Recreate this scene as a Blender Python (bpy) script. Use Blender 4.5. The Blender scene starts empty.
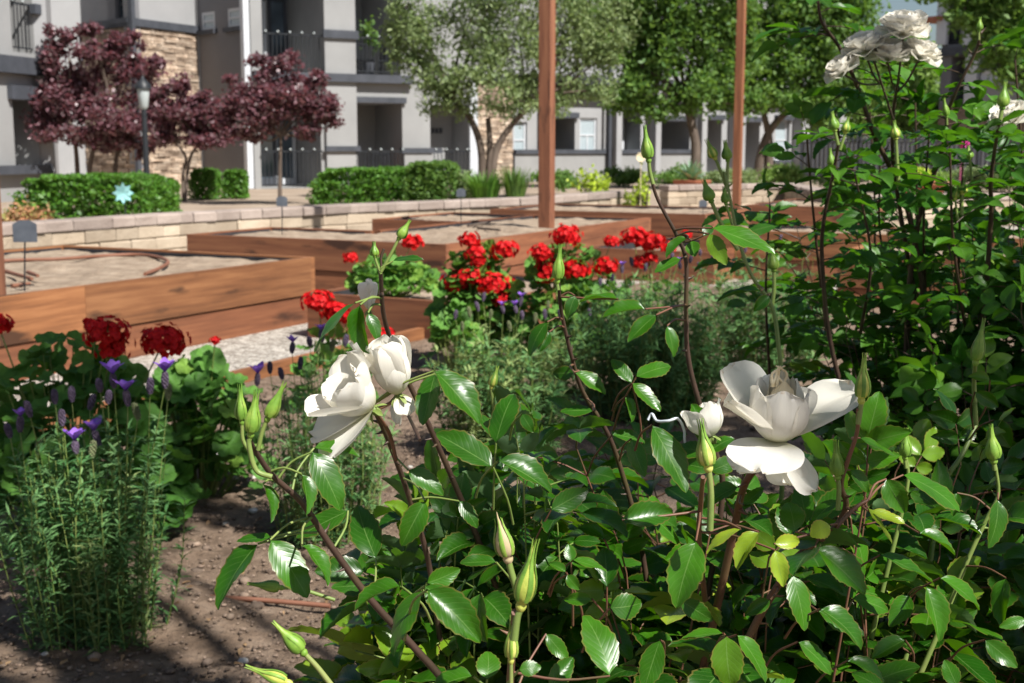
import bpy, math, random
import numpy as np
from mathutils import Vector, Matrix, noise

random.seed(7); rng = np.random.default_rng(7)
scn = bpy.context.scene
COL = scn.collection
R = math.radians
# ------------------------------------------------------------------ camera
FPX, CX, CY, H = 1274.0, 512.0, 341.5, 1.07
PITCH = math.atan(193.5 / FPX)
cp, sp = math.cos(PITCH), math.sin(PITCH)
CAM = np.array([0, 0, H])
FWD = np.array([0, cp, -sp]); UPV = np.array([0, sp, cp]); RGT = np.array([1.0, 0, 0])
def ray(px, py):
    return FWD + RGT * ((px - CX) / FPX) - UPV * ((py - CY) / FPX)
def W(px, py, d):            # point at level distance d (world Y)
    r = ray(px, py); return CAM + r * (d / r[1])
def G(px, py, z=0.0):        # point at height z
    r = ray(px, py); return CAM + r * ((z - H) / r[2])
def onwall(px, py, A, B):    # (s, z) where the sight line meets the upright plane A-B
    r = ray(px, py); a = np.array(A[:2], float); b = np.array(B[:2], float)
    t = (b - a) / np.linalg.norm(b - a); n = np.array([-t[1], t[0]])
    k = np.dot(a, n) / np.dot(r[:2], n); p = CAM + r * k
    return float(np.dot(p[:2] - a, t)), float(p[2])

cam_d = bpy.data.cameras.new('camera'); cam = bpy.data.objects.new('camera', cam_d); COL.objects.link(cam)
cam.location = CAM; cam.rotation_euler = (math.pi / 2 - PITCH, 0, 0)
cam_d.sensor_width = 36; cam_d.lens = FPX / 1024 * 36; cam_d.clip_start = .02; cam_d.clip_end = 3000
cam_d.dof.use_dof = True; cam_d.dof.focus_distance = 1.0; cam_d.dof.aperture_fstop = 19
scn.camera = cam

# ------------------------------------------------------------------ light
SUN_AZ = np.array([.69, -.72]); SUN_AZ /= np.linalg.norm(SUN_AZ); EL = R(50)
SUN = np.array([SUN_AZ[0] * math.cos(EL), SUN_AZ[1] * math.cos(EL), math.sin(EL)])
w = bpy.data.worlds.new('World'); scn.world = w; w.use_nodes = True
nt = w.node_tree; bg = nt.nodes['Background']
sky = nt.nodes.new('ShaderNodeTexSky'); sky.sky_type = 'NISHITA'; sky.sun_disc = False
sky.sun_elevation = EL; sky.sun_rotation = math.atan2(SUN_AZ[0], SUN_AZ[1]); sky.dust_density = 1.2
nt.links.new(sky.outputs[0], bg.inputs[0]); bg.inputs[1].default_value = .05
sl = bpy.data.lights.new('sun', 'SUN'); sl.energy = 5.0; sl.angle = R(.55); sl.color = (1, .97, .915)
so = bpy.data.objects.new('sun', sl); COL.objects.link(so)
so.rotation_euler = Vector(SUN).to_track_quat('Z', 'Y').to_euler(); so.location = (5, -5, 12)
scn.view_settings.view_transform = 'Standard'; scn.view_settings.look = 'None'
scn.view_settings.gamma = 1; scn.view_settings.exposure = 0.72
cy = scn.cycles
scn.render.engine = 'CYCLES'
cy.use_denoising = True; cy.max_bounces = 7; cy.diffuse_bounces = 2; cy.glossy_bounces = 2
cy.transmission_bounces = 4; cy.transparent_max_bounces = 4; cy.caustics_reflective = False; cy.caustics_refractive = False
cy.sample_clamp_indirect = 6

# ------------------------------------------------------------------ materials
def newmat(name):
    m = bpy.data.materials.new(name); m.use_nodes = True
    n = m.node_tree; return m, n, n.nodes, n.links, n.nodes['Principled BSDF']
def ramp(N, L, src, stops):
    r = N.new('ShaderNodeValToRGB'); L.new(src, r.inputs[0]); e = r.color_ramp.elements
    while len(e) < len(stops): e.new(.5)
    for k, (p, c) in enumerate(stops): e[k].position = p; e[k].color = (*c, 1)
    return r.outputs[0]
def nz(N, L, vec, scale, detail=6, rough=.6, stretch=None):
    if stretch:
        mp = N.new('ShaderNodeMapping'); mp.inputs['Scale'].default_value = stretch; L.new(vec, mp.inputs[0]); vec = mp.outputs[0]
    t = N.new('ShaderNodeTexNoise'); t.inputs['Scale'].default_value = scale; t.inputs['Detail'].default_value = detail
    t.inputs['Roughness'].default_value = rough; L.new(vec, t.inputs['Vector']); return t.outputs[0]
def mix(N, L, f, a, b, mode='MIX'):
    m = N.new('ShaderNodeMix'); m.data_type = 'RGBA'; m.blend_type = mode
    for sock, v in ((m.inputs[0], f), (m.inputs[6], a), (m.inputs[7], b)):
        if hasattr(v, 'is_output'): L.new(v, sock)
        else: sock.default_value = v if not isinstance(v, tuple) else (*v, 1)
    return m.outputs[2]
def mth(N, L, op, a, b=None, c=None):
    m = N.new('ShaderNodeMath'); m.operation = op
    for k, v in enumerate((a, b, c)):
        if v is None: continue
        if hasattr(v, 'is_output'): L.new(v, m.inputs[k])
        else: m.inputs[k].default_value = v
    return m.outputs[0]
def bump(N, L, P, h, strength, dist):
    b = N.new('ShaderNodeBump'); b.inputs['Strength'].default_value = strength; b.inputs['Distance'].default_value = dist
    L.new(h, b.inputs['Height']); L.new(b.outputs[0], P.inputs['Normal']); return b

def mat_noise(name, stops, scale, rough=.9, bstr=.4, bdist=.01, bscale=None, spec=.3, stretch=None, metal=0, var=0):
    m, n, N, L, P = newmat(name)
    tc = N.new('ShaderNodeTexCoord').outputs['Object']
    c = ramp(N, L, nz(N, L, tc, scale, stretch=stretch), stops)
    if var:
        at = N.new('ShaderNodeAttribute'); at.attribute_name = 'lc'
        sx = N.new('ShaderNodeSeparateXYZ'); L.new(at.outputs['Vector'], sx.inputs[0])
        hv = N.new('ShaderNodeHueSaturation'); L.new(c, hv.inputs['Color'])
        L.new(mth(N, L, 'MULTIPLY_ADD', sx.outputs[2], var, 1 - var / 2), hv.inputs['Value']); c = hv.outputs[0]
    L.new(c, P.inputs['Base Color']); P.inputs['Roughness'].default_value = rough
    P.inputs['Specular IOR Level'].default_value = spec; P.inputs['Metallic'].default_value = metal
    if bstr: bump(N, L, P, nz(N, L, tc, bscale or scale * 4, 8, .65, stretch=stretch), bstr, bdist)
    return m

def mat_leaf(name, top, top2, back, young, trans, tfac=.3, rough=.35, veins=True, spec=.5, edge=None):
    m, n, N, L, P = newmat(name)
    at = N.new('ShaderNodeAttribute'); at.attribute_name = 'lc'
    sx = N.new('ShaderNodeSeparateXYZ'); L.new(at.outputs['Vector'], sx.inputs[0])
    u, v, r = sx.outputs
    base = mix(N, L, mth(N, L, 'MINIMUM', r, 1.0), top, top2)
    yf = mth(N, L, 'MAXIMUM', mth(N, L, 'SUBTRACT', r, 1.0), 0.0); 
    base = mix(N, L, yf, base, young)
    tc = N.new('ShaderNodeTexCoord').outputs['Object']
    base = mix(N, L, .35, base, ramp(N, L, nz(N, L, tc, 35, 3), [(.3, (.25, .25, .25)), (.7, (.9, .9, .9))]), 'OVERLAY')
    if veins:
        au = mth(N, L, 'ABSOLUTE', u)
        mid = mth(N, L, 'LESS_THAN', au, .035)
        s = mth(N, L, 'SUBTRACT', mth(N, L, 'MULTIPLY', v, 9.0), mth(N, L, 'MULTIPLY', au, 2.6))
        fr = mth(N, L, 'ABSOLUTE', mth(N, L, 'SUBTRACT', mth(N, L, 'FRACT', s), .5))
        lat = mth(N, L, 'MULTIPLY', mth(N, L, 'LESS_THAN', fr, .045), .45)
        vf = mth(N, L, 'MULTIPLY', mth(N, L, 'MAXIMUM', mid, lat), .45)
        base = mix(N, L, vf, base, (.16, .27, .07))
        hgt = mth(N, L, 'MULTIPLY', mth(N, L, 'SMOOTH_MIN', fr, .25, .1), 1.0)
        bump(N, L, P, hgt, .14, .0014)
        if edge:
            ef = mth(N, L, 'MULTIPLY', mth(N, L, 'GREATER_THAN', au, .91), mth(N, L, 'MULTIPLY_ADD', yf, .5, .25))
            base = mix(N, L, ef, base, edge)
    geo = N.new('ShaderNodeNewGeometry')
    base = mix(N, L, geo.outputs['Backfacing'], base, mix(N, L, yf, back, tuple(.75 * c for c in young)))
    L.new(base, P.inputs['Base Color'])
    L.new(mth(N, L, 'MULTIPLY_ADD', geo.outputs['Backfacing'], .3, rough), P.inputs['Roughness'])
    P.inputs['Specular IOR Level'].default_value = spec
    tr = N.new('ShaderNodeBsdfTranslucent')
    L.new(mix(N, L, yf, trans, tuple(min(1, 1.5 * c) for c in young)), tr.inputs[0])
    ms = N.new('ShaderNodeMixShader'); ms.inputs[0].default_value = tfac
    L.new(P.outputs[0], ms.inputs[1]); L.new(tr.outputs[0], ms.inputs[2]); L.new(ms.outputs[0], N['Material Output'].inputs[0])
    return m

def mat_petal(name, c1, c2, base_c, tcol, tfac=.35, rough=.5):
    m, n, N, L, P = newmat(name)
    at = N.new('ShaderNodeAttribute'); at.attribute_name = 'lc'
    sx = N.new('ShaderNodeSeparateXYZ'); L.new(at.outputs['Vector'], sx.inputs[0]); u, v, r = sx.outputs
    c = mix(N, L, mth(N, L, 'MINIMUM', r, 1.0), c1, c2)
    bf = mth(N, L, 'MAXIMUM', mth(N, L, 'MULTIPLY_ADD', v, -3.0, 1.0), 0.0)
    c = mix(N, L, bf, c, base_c)
    if c1[2] > .5:
        tc = N.new('ShaderNodeTexCoord').outputs['Object']; e_ = ramp(N, L, nz(N, L, tc, 240, 3), [(.52, (0, 0, 0)), (.66, (1, 1, 1))])
        ef = mth(N, L, 'MULTIPLY', e_, mth(N, L, 'MAXIMUM', mth(N, L, 'GREATER_THAN', v, .955), mth(N, L, 'MULTIPLY', mth(N, L, 'GREATER_THAN', mth(N, L, 'ABSOLUTE', u), .96), .5)))
        c = mix(N, L, mth(N, L, 'MULTIPLY', ef, .55), c, (.5, .32, .14))
    L.new(c, P.inputs['Base Color']); P.inputs['Roughness'].default_value = rough
    P.inputs['Specular IOR Level'].default_value = .25
    cb = N.new('ShaderNodeCombineXYZ'); L.new(mth(N, L, 'MULTIPLY', u, 7.0), cb.inputs[0]); L.new(mth(N, L, 'MULTIPLY', v, .8), cb.inputs[1]); L.new(r, cb.inputs[2])
    bump(N, L, P, nz(N, L, cb.outputs[0], 1.6, 3), .25, .0012)
    tr = N.new('ShaderNodeBsdfTranslucent'); tr.inputs[0].default_value = (*tcol, 1)
    ms = N.new('ShaderNodeMixShader'); ms.inputs[0].default_value = tfac
    L.new(P.outputs[0], ms.inputs[1]); L.new(tr.outputs[0], ms.inputs[2]); L.new(ms.outputs[0], N['Material Output'].inputs[0])
    return m

M = {}
M['soil'] = mat_noise('soil', [(.25, (.11, .072, .047)), (.5, (.215, .15, .104)), (.75, (.33, .245, .18))], 14, bstr=1, bdist=.02, bscale=70)
M['sand'] = mat_noise('bed_soil', [(.25, (.20, .145, .10)), (.5, (.35, .265, .19)), (.8, (.48, .38, .285))], 9, bstr=1, bdist=.03, bscale=30)
M['dirt'] = mat_noise('dirt', [(.3, (.22, .165, .12)), (.55, (.32, .25, .19)), (.8, (.40, .33, .26))], .8, bstr=.6, bdist=.03, bscale=12)
M['tube'] = mat_noise('brown_tube', [(.3, (.17, .07, .04)), (.7, (.24, .11, .07))], 8, rough=.6, bstr=0)
M['liner'] = mat_noise('liner', [(.3, (.02, .02, .024)), (.7, (.045, .045, .05))], 20, rough=.6, bstr=.3)
M['metal'] = mat_noise('dark_metal', [(.3, (.015, .017, .02)), (.7, (.03, .033, .038))], 20, rough=.45, bstr=0)
M['trim'] = mat_noise('charcoal_trim', [(.3, (.045, .05, .06)), (.7, (.07, .075, .09))], 3, rough=.7, bstr=0)
M['slate'] = mat_noise('slate_plate', [(.3, (.07, .08, .1)), (.7, (.12, .135, .16))], 12, rough=.5, bstr=0)
M['white'] = mat_noise('white_paint', [(.3, (.5, .52, .56)), (.7, (.58, .6, .62))], 2, rough=.6, bstr=0)
M['stucco'] = mat_noise('warm_grey_stucco', [(.3, (.25, .25, .25)), (.7, (.31, .31, .308))], .7, bstr=.4, bdist=.01, bscale=40)
M['stucco_l'] = mat_noise('pale_stucco', [(.3, (.29, .29, .295)), (.7, (.35, .35, .355))], .7, bstr=.3, bdist=.01, bscale=40)
M['stucco_d'] = mat_noise('mid_grey_stucco', [(.3, (.15, .15, .16)), (.7, (.19, .19, .2))], .7, bstr=.4, bdist=.01, bscale=40)
M['bark'] = mat_noise('bark', [(.3, (.07, .05, .038)), (.7, (.16, .125, .1))], 5, bstr=.8, bdist=.03, bscale=14, stretch=(1, 1, .3))
M['terracotta'] = mat_noise('terracotta', [(.3, (.33, .11, .06)), (.7, (.42, .16, .09))], 5, bstr=.2)
M['plastic'] = mat_noise('white_wire', [(.3, (.6, .64, .7)), (.7, (.7, .73, .78))], 9, rough=.3, bstr=0)
M['pebble'] = mat_noise('pale_pebble', [(.3, (.42, .38, .34)), (.7, (.68, .65, .6))], 30, bstr=.4, bdist=.002, var=.6)
M['clod'] = mat_noise('clod', [(.3, (.10, .068, .05)), (.7, (.27, .2, .15))], 30, bstr=.6, bdist=.004, var=1.0)
M['tile'] = mat_noise('roof_tile', [(.3, (.3, .1, .06)), (.7, (.4, .17, .11))], 5, bstr=.5)
M['lampglass'] = mat_noise('frosted_glass', [(.3, (.36, .4, .4)), (.7, (.44, .48, .48))], 5, rough=.2, bstr=0)
M['dark'] = mat_noise('dark_room', [(.3, (.03, .03, .033)), (.7, (.05, .05, .055))], 2, bstr=0)
def mat_glass():
    m, n, N, L, P = newmat('window_glass')
    tc = N.new('ShaderNodeTexCoord').outputs['Object']
    L.new(ramp(N, L, nz(N, L, tc, .9, 2), [(.35, (.02, .03, .04)), (.65, (.12, .16, .2))]), P.inputs['Base Color'])
    P.inputs['Roughness'].default_value = .08; P.inputs['Specular IOR Level'].default_value = .9; return m
M['glass'] = mat_glass()
def mat_blind():
    m, n, N, L, P = newmat('window_blind')
    tc = N.new('ShaderNodeTexCoord').outputs['Object']
    wv = N.new('ShaderNodeTexWave'); wv.bands_direction = 'Z'; wv.inputs['Scale'].default_value = 6; L.new(tc, wv.inputs[0])
    L.new(ramp(N, L, wv.outputs[1], [(.2, (.28, .33, .36)), (.8, (.45, .52, .55))]), P.inputs['Base Color'])
    P.inputs['Roughness'].default_value = .25; return m
M['blind'] = mat_blind()
def mat_wood(name, a, b, c):
    m, n, N, L, P = newmat(name)
    at = N.new('ShaderNodeAttribute'); at.attribute_name = 'lc'   # u along the board, v across, r per board
    mp = N.new('ShaderNodeMapping'); mp.inputs['Scale'].default_value = (1.0, 16, 9); L.new(at.outputs['Vector'], mp.inputs[0])
    g = nz(N, L, mp.outputs[0], 1.6, 8, .62)
    mp2 = N.new('ShaderNodeMapping'); mp2.inputs['Scale'].default_value = (1.0, 3.5, 5); L.new(at.outputs['Vector'], mp2.inputs[0])
    k = nz(N, L, mp2.outputs[0], 2.4, 3, .5)
    col = ramp(N, L, g, [(.3, a), (.5, b), (.7, c)])
    col = mix(N, L, ramp(N, L, k, [(.30, (1, 1, 1)), (.40, (0, 0, 0))]), col, tuple(.45 * x for x in a))
    sx = N.new('ShaderNodeSeparateXYZ'); L.new(at.outputs['Vector'], sx.inputs[0])
    hv = N.new('ShaderNodeHueSaturation'); L.new(col, hv.inputs['Color'])
    L.new(mth(N, L, 'MULTIPLY_ADD', mth(N, L, 'FRACT', mth(N, L, 'MULTIPLY', sx.outputs[2], 7.31)), .35, .8), hv.inputs['Value'])
    L.new(hv.outputs[0], P.inputs['Base Color']); P.inputs['Roughness'].default_value = .75
    bump(N, L, P, g, .3, .004); return m
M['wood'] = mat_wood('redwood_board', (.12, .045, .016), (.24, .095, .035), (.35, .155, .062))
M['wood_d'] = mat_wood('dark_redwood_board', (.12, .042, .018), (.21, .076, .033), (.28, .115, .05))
M['wood_p'] = mat_wood('stained_post', (.11, .04, .02), (.19, .072, .036), (.26, .11, .055))
M['wood_top'] = mat_wood('weathered_board', (.32, .16, .10), (.46, .26, .18), (.55, .34, .25))
def mat_block(name, stops, scale=2.5):
    return mat_noise(name, stops, scale, bstr=.9, bdist=.012, bscale=25, var=.45)
M['block'] = mat_block('tan_block', [(.3, (.34, .265, .19)), (.7, (.47, .385, .29))])
M['cap'] = mat_block('cap_block', [(.3, (.26, .205, .175)), (.7, (.36, .295, .255))])
M['stone'] = mat_noise('ledge_stone', [(.3, (.24, .17, .12)), (.5, (.42, .32, .24)), (.72, (.6, .5, .4))], 3, bstr=.8, bdist=.02, bscale=12, stretch=(1, 1, 2.5), var=.9)
def mat_gravel():
    m, n, N, L, P = newmat('gravel')
    tc = N.new('ShaderNodeTexCoord').outputs['Object']
    v = N.new('ShaderNodeTexVoronoi'); v.inputs['Scale'].default_value = 42; L.new(tc, v.inputs['Vector'])
    sc = N.new('ShaderNodeSeparateColor'); L.new(v.outputs['Color'], sc.inputs[0])
    c = ramp(N, L, sc.outputs[0], [(.0, (.2, .175, .145)), (.5, (.34, .305, .26)), (1, (.54, .5, .44))])
    L.new(c, P.inputs['Base Color']); P.inputs['Roughness'].default_value = .9
    bump(N, L, P, mth(N, L, 'SUBTRACT', 1.0, v.outputs['Distance']), 1, .015); return m
M['gravel'] = mat_gravel()

G1, G2 = (.009, .055, .002), (.040, .140, .005)
M['rose_leaf'] = mat_leaf('rose_leaf', G1, G2, (.07, .135, .05), (.36, .44, .03), (.16, .42, .004), .2, .32, True, .38, (.3, .12, .05))
M['rose_leaf_dark'] = mat_leaf('dark_rose_leaf', (.018, .08, .006), (.065, .175, .014), (.06, .13, .03), (.3, .4, .03), (.16, .44, .010), .26, .42, True, .35, None)
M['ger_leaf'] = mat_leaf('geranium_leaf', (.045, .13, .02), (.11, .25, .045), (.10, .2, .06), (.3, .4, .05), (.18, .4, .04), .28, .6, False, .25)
M['lav_leaf'] = mat_leaf('lavender_leaf', (.045, .135, .04), (.16, .30, .11), (.12, .22, .08), (.42, .42, .16), (.2, .36, .08), .25, .7, False, .2)
M['olive_leaf'] = mat_leaf('olive_green_leaf', (.10, .155, .06), (.30, .37, .16), (.2, .26, .12), (.25, .32, .08), (.34, .46, .14), .3, .55, False, .3)
M['green_leaf'] = mat_leaf('green_leaf', (.045, .115, .025), (.17, .28, .065), (.1, .18, .05), (.2, .32, .05), (.28, .48, .06), .3, .5, False, .3)
M['pale_leaf'] = mat_leaf('pale_green_leaf', (.12, .22, .04), (.24, .36, .08), (.18, .28, .08), (.3, .4, .1), (.3, .48, .08), .35, .55, False, .3)
M['hedge_leaf'] = mat_leaf('hedge_leaf', (.04, .125, .015), (.12, .27, .035), (.1, .2, .04), (.3, .4, .1), (.2, .42, .03), .3, .45, False, .35)
M['purple_leaf'] = mat_leaf('purple_leaf', (.05, .024, .03), (.22, .11, .13), (.17, .12, .12), (.2, .06, .1), (.34, .10, .12), .35, .38, False, .55)
M['red_tip'] = mat_leaf('red_tip_leaf', (.2, .27, .06), (.5, .24, .14), (.3, .2, .1), (.5, .2, .1), (.5, .3, .1), .3, .5, False, .3)
M['yellow_leaf'] = mat_leaf('yellow_green_leaf', (.3, .42, .03), (.5, .6, .06), (.3, .4, .05), (.5, .5, .1), (.5, .65, .05), .35, .5, False, .3)
M['agave'] = mat_leaf('agave_leaf', (.2, .33, .16), (.36, .5, .3), (.2, .3, .2), (.3, .4, .1), (.2, .3, .1), .1, .5, False, .3)
M['petal'] = mat_petal('white_petal', (.85, .81, .72), (.88, .86, .80), (.62, .62, .30), (.97, .93, .82), .4)
M['petal_out'] = mat_petal('cream_petal', (.74, .62, .40), (.82, .73, .54), (.6, .48, .28), (.75, .68, .5), .25)
M['red_petal'] = mat_petal('red_petal', (.45, .003, .006), (.66, .010, .010), (.5, .0, .01), (.85, .02, .01), .25, .6)
M['purple_petal'] = mat_petal('purple_bract', (.2, .07, .5), (.36, .18, .7), (.2, .07, .4), (.4, .18, .75), .3, .6)
M['lav_head'] = mat_noise('lavender_head', [(.3, (.06, .05, .06)), (.7, (.17, .12, .2))], 300, bstr=.8, bdist=.002, var=.6)
M['lav_head_g'] = mat_noise('dry_lavender_head', [(.3, (.11, .13, .06)), (.7, (.22, .24, .12))], 300, bstr=.8, bdist=.002, var=.6)
M['stamen'] = mat_noise('dried_stamen', [(.3, (.62, .46, .22)), (.7, (.85, .78, .58))], 120, bstr=.3, bdist=.002)
M['pink'] = mat_petal('pink_petal', (.75, .05, .4), (.85, .1, .5), (.6, .1, .3), (.8, .2, .5))
def mat_stem(name, a, b, c, s=18):
    return mat_noise(name, [(.3, a), (.5, b), (.7, c)], s, rough=.45, bstr=.15, bdist=.002, spec=.4)
M['cane_red'] = mat_stem('reddish_cane', (.09, .07, .03), (.16, .07, .045), (.2, .12, .06))
M['cane_dark'] = mat_stem('dark_cane', (.035, .028, .015), (.07, .04, .03), (.09, .07, .03))
M['cane_green'] = mat_stem('green_cane', (.11, .17, .04), (.18, .25, .06), (.25, .28, .09))
M['bud'] = mat_stem('green_bud', (.09, .2, .025), (.17, .31, .04), (.3, .4, .07), 60)
M['bud_y'] = mat_stem('yellow_green_bud', (.26, .33, .05), (.50, .53, .10), (.66, .6, .22), 60)

# ------------------------------------------------------------------ mesh builder
class MB:
    def __init__(s): s.v, s.a, s.f, s.n = [], [], [], 0
    def add(s, V, F, A=None):
        V = np.asarray(V, float).reshape(-1, 3); k = len(V)
        if A is None: A = np.zeros((k, 3))
        A = np.broadcast_to(np.asarray(A, float), (k, 3))
        s.v.append(V); s.a.append(A)
        if isinstance(F, np.ndarray): s.f.append(F + s.n)
        else:
            by = {}
            for f in F: by.setdefault(len(f), []).append(f)
            for q in by.values(): s.f.append(np.array(q, int) + s.n)
        s.n += k
    def build(s, name, mat, parent=None, smooth=True, origin=None):
        me = bpy.data.meshes.new(name)
        V = np.concatenate(s.v); A = np.concatenate(s.a)
        if origin is not None: V = V - np.asarray(origin)
        loops = np.concatenate([f.ravel() for f in s.f]); tot = np.concatenate([np.full(len(f), f.shape[1]) for f in s.f])
        st = np.concatenate([[0], np.cumsum(tot)[:-1]])
        me.vertices.add(len(V)); me.vertices.foreach_set('co', V.ravel().astype(np.float32))
        me.loops.add(len(loops)); me.loops.foreach_set('vertex_index', loops.astype(np.int32))
        me.polygons.add(len(tot)); me.polygons.foreach_set('loop_start', st.astype(np.int32)); me.polygons.foreach_set('loop_total', tot.astype(np.int32))
        me.polygons.foreach_set('use_smooth', np.full(len(tot), smooth))
        me.update(calc_edges=True); me.validate()
        at = me.attributes.new('lc', 'FLOAT_VECTOR', 'POINT'); at.data.foreach_set('vector', A.ravel().astype(np.float32))
        me.materials.append(mat if not isinstance(mat, str) else M[mat])
        o = bpy.data.objects.new(name, me); COL.objects.link(o)
        if origin is not None: o.location = Vector(origin)
        if parent is not None:
            o.parent = parent
            o.matrix_parent_inverse = Matrix.Identity(4)
            o.location = Vector(o.location) - wl(parent)
        return o
def wl(o):      # no object here is rotated: world location is the sum of locations
    v = Vector((0, 0, 0))
    while o: v += o.location; o = o.parent
    return v
def tag(o, label=None, cat=None, group=None, kind=None):
    if label: o['label'] = label
    if cat: o['category'] = cat
    if group: o['group'] = group
    if kind: o['kind'] = kind
    return o
def empty(name, loc, label, cat, group=None):
    o = bpy.data.objects.new(name, None); COL.objects.link(o); o.location = Vector(loc); o.empty_display_size = .05
    return tag(o, label, cat, group)
def nrm(v): v = np.asarray(v, float); return v / (np.linalg.norm(v) + 1e-12)
def frame(y, z):
    y = nrm(y); x = nrm(np.cross(y, z)); z = np.cross(x, y); return np.stack([x, y, z], 1)
def rot(axis, a, v):
    axis = nrm(axis); v = np.asarray(v, float)
    return v * math.cos(a) + np.cross(axis, v) * math.sin(a) + axis * np.dot(axis, v) * (1 - math.cos(a))
BOXF = np.array([(0, 3, 2, 1), (4, 5, 6, 7), (0, 1, 5, 4), (1, 2, 6, 5), (2, 3, 7, 6), (3, 0, 4, 7)])
def box(mb, A, B, wdt, z0, z1, side=0, uo=0., r=None, vert=False):
    """upright board from A to B; width across; side -1/0/1 = where it lies from the line"""
    A = np.array(A[:2], float); B = np.array(B[:2], float); t = nrm(B - A); n = np.array([-t[1], t[0]])
    o0, o1 = {0: (-wdt / 2, wdt / 2), 1: (0, wdt), -1: (-wdt, 0)}[side]
    P = [A + n * o0, B + n * o0, B + n * o1, A + n * o1]
    if r is None: r = random.random() * 9
    Ln = np.linalg.norm(B - A)
    V, AT = [], []
    quads = [((0, 3, 2, 1), z0), ((4, 5, 6, 7), z1)]
    # unshared corners so that the grain can be laid on every face
    def q(pts, uv):
        mb.add(pts, np.array([[0, 1, 2, 3]]), [((b, a, r) if vert else (a + uo, b, r)) for a, b in uv])
    c = [(*p, z0) for p in P] + [(*p, z1) for p in P]
    hh = z1 - z0
    q([c[0], c[1], c[5], c[4]], [(0, 0), (Ln, 0), (Ln, hh), (0, hh)])
    q([c[2], c[3], c[7], c[6]], [(Ln, 0), (0, 0), (0, hh), (Ln, hh)])
    q([c[1], c[2], c[6], c[5]], [(0, 0), (wdt, 0), (wdt, hh), (0, hh)])
    q([c[3], c[0], c[4], c[7]], [(0, 0), (wdt, 0), (wdt, hh), (0, hh)])
    q([c[4], c[5], c[6], c[7]], [(0, 0), (Ln, 0), (Ln, wdt), (0, wdt)])
    q([c[3], c[2], c[1], c[0]], [(0, 0), (Ln, 0), (Ln, wdt), (0, wdt)])
def catmull(P, per=6):
    P = [np.asarray(p, float) for p in P]
    if len(P) < 3: 
        return [P[0] + (P[-1] - P[0]) * k / per for k in range(per + 1)]
    Q = [2 * P[0] - P[1]] + P + [2 * P[-1] - P[-2]]; out = []
    for i in range(1, len(Q) - 2):
        a, b, c, d = Q[i - 1:i + 3]
        for k in range(per):
            t = k / per
            out.append(.5 * (2 * b + (c - a) * t + (2 * a - 5 * b + 4 * c - d) * t * t + (3 * b - a - 3 * c + d) * t ** 3))
    out.append(P[-1]); return out
def tube(mb, pts, r0, r1=None, sides=6, cap=True, rr=None):
    pts = np.array(pts, float); n = len(pts); r1 = r0 if r1 is None else r1
    rad = np.linspace(r0, r1, n) if rr is None else np.array(rr)
    T = np.gradient(pts, axis=0); T /= np.linalg.norm(T, axis=1)[:, None] + 1e-12
    ref = np.array([0, 0, 1.0]) if abs(T[0][2]) < .9 else np.array([1.0, 0, 0])
    V = []; x = nrm(np.cross(T[0], ref))
    ang = np.linspace(0, 2 * math.pi, sides, endpoint=False)
    for i in range(n):
        x = nrm(x - T[i] * np.dot(x, T[i])); y = np.cross(T[i], x)
        V.append(pts[i] + rad[i] * (np.cos(ang)[:, None] * x + np.sin(ang)[:, None] * y))
    V = np.concatenate(V)
    i = np.arange(n - 1)[:, None] * sides; j = np.arange(sides)[None]; j2 = (j + 1) % sides
    F = np.stack([i + j, i + j2, i + sides + j2, i + sides + j], -1).reshape(-1, 4)
    at = np.zeros((len(V), 3)); at[:, 2] = random.random()
    mb.add(V, F, at)
    if cap:
        mb.add(V[-sides:], [tuple(range(sides))], (0, 0, .5)); mb.add(V[:sides], [tuple(range(sides))[::-1]], (0, 0, .5))
def ell(mb, c, r, seg=10, rings=7, jit=0, at=(0, 0, .5)):
    th = np.linspace(0, math.pi, rings); ph = np.linspace(0, 2 * math.pi, seg, endpoint=False)
    V = np.array([[math.sin(t) * math.cos(p), math.sin(t) * math.sin(p), math.cos(t)] for t in th for p in ph])
    if jit:
        off = rng.random(3) * 50
        V *= np.array([1 + jit * noise.noise(Vector(v * 1.7 + off)) for v in V])[:, None]
    V = V * np.array(r) + np.array(c)
    F = [(i * seg + j, i * seg + (j + 1) % seg, (i + 1) * seg + (j + 1) % seg, (i + 1) * seg + j)[::-1] for i in range(rings - 1) for j in range(seg)]
    mb.add(V, np.array(F), at)

def leafcloud(mb, C, size, aspect=.6, up=.5, var=None, young=0):
    """C: (n,3) leaf centres; one bent four-point leaf at each"""
    n = len(C)
    D = rng.normal(size=(n, 3)); D /= np.linalg.norm(D, axis=1)[:, None]
    Nn = rng.normal(size=(n, 3)); Nn[:, 2] = np.abs(Nn[:, 2]) + up; Nn -= D * np.sum(Nn * D, 1)[:, None]; Nn /= np.linalg.norm(Nn, axis=1)[:, None]
    X = np.cross(D, Nn); s = (size * rng.uniform(.65, 1.3, n))[:, None]
    V = np.stack([C - D * s * .5, C + X * s * aspect * .5 - Nn * s * .06, C + D * s * .55 - Nn * s * .12, C - X * s * aspect * .5 - Nn * s * .06], 1).reshape(-1, 3)
    r = rng.random(n) if var is None else var
    if young: r = np.where(rng.random(n) < young, 1.5, r)
    A = np.zeros((n, 4, 3)); A[:, :, 1] = [0, .5, 1, .5]; A[:, :, 0] = [0, 1, 0, -1]; A[:, :, 2] = r[:, None]
    k = np.arange(n)[:, None] * 4
    mb.add(V, np.concatenate([k + [0, 1, 2], k + [0, 2, 3]]).astype(int), A.reshape(-1, 3))
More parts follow.
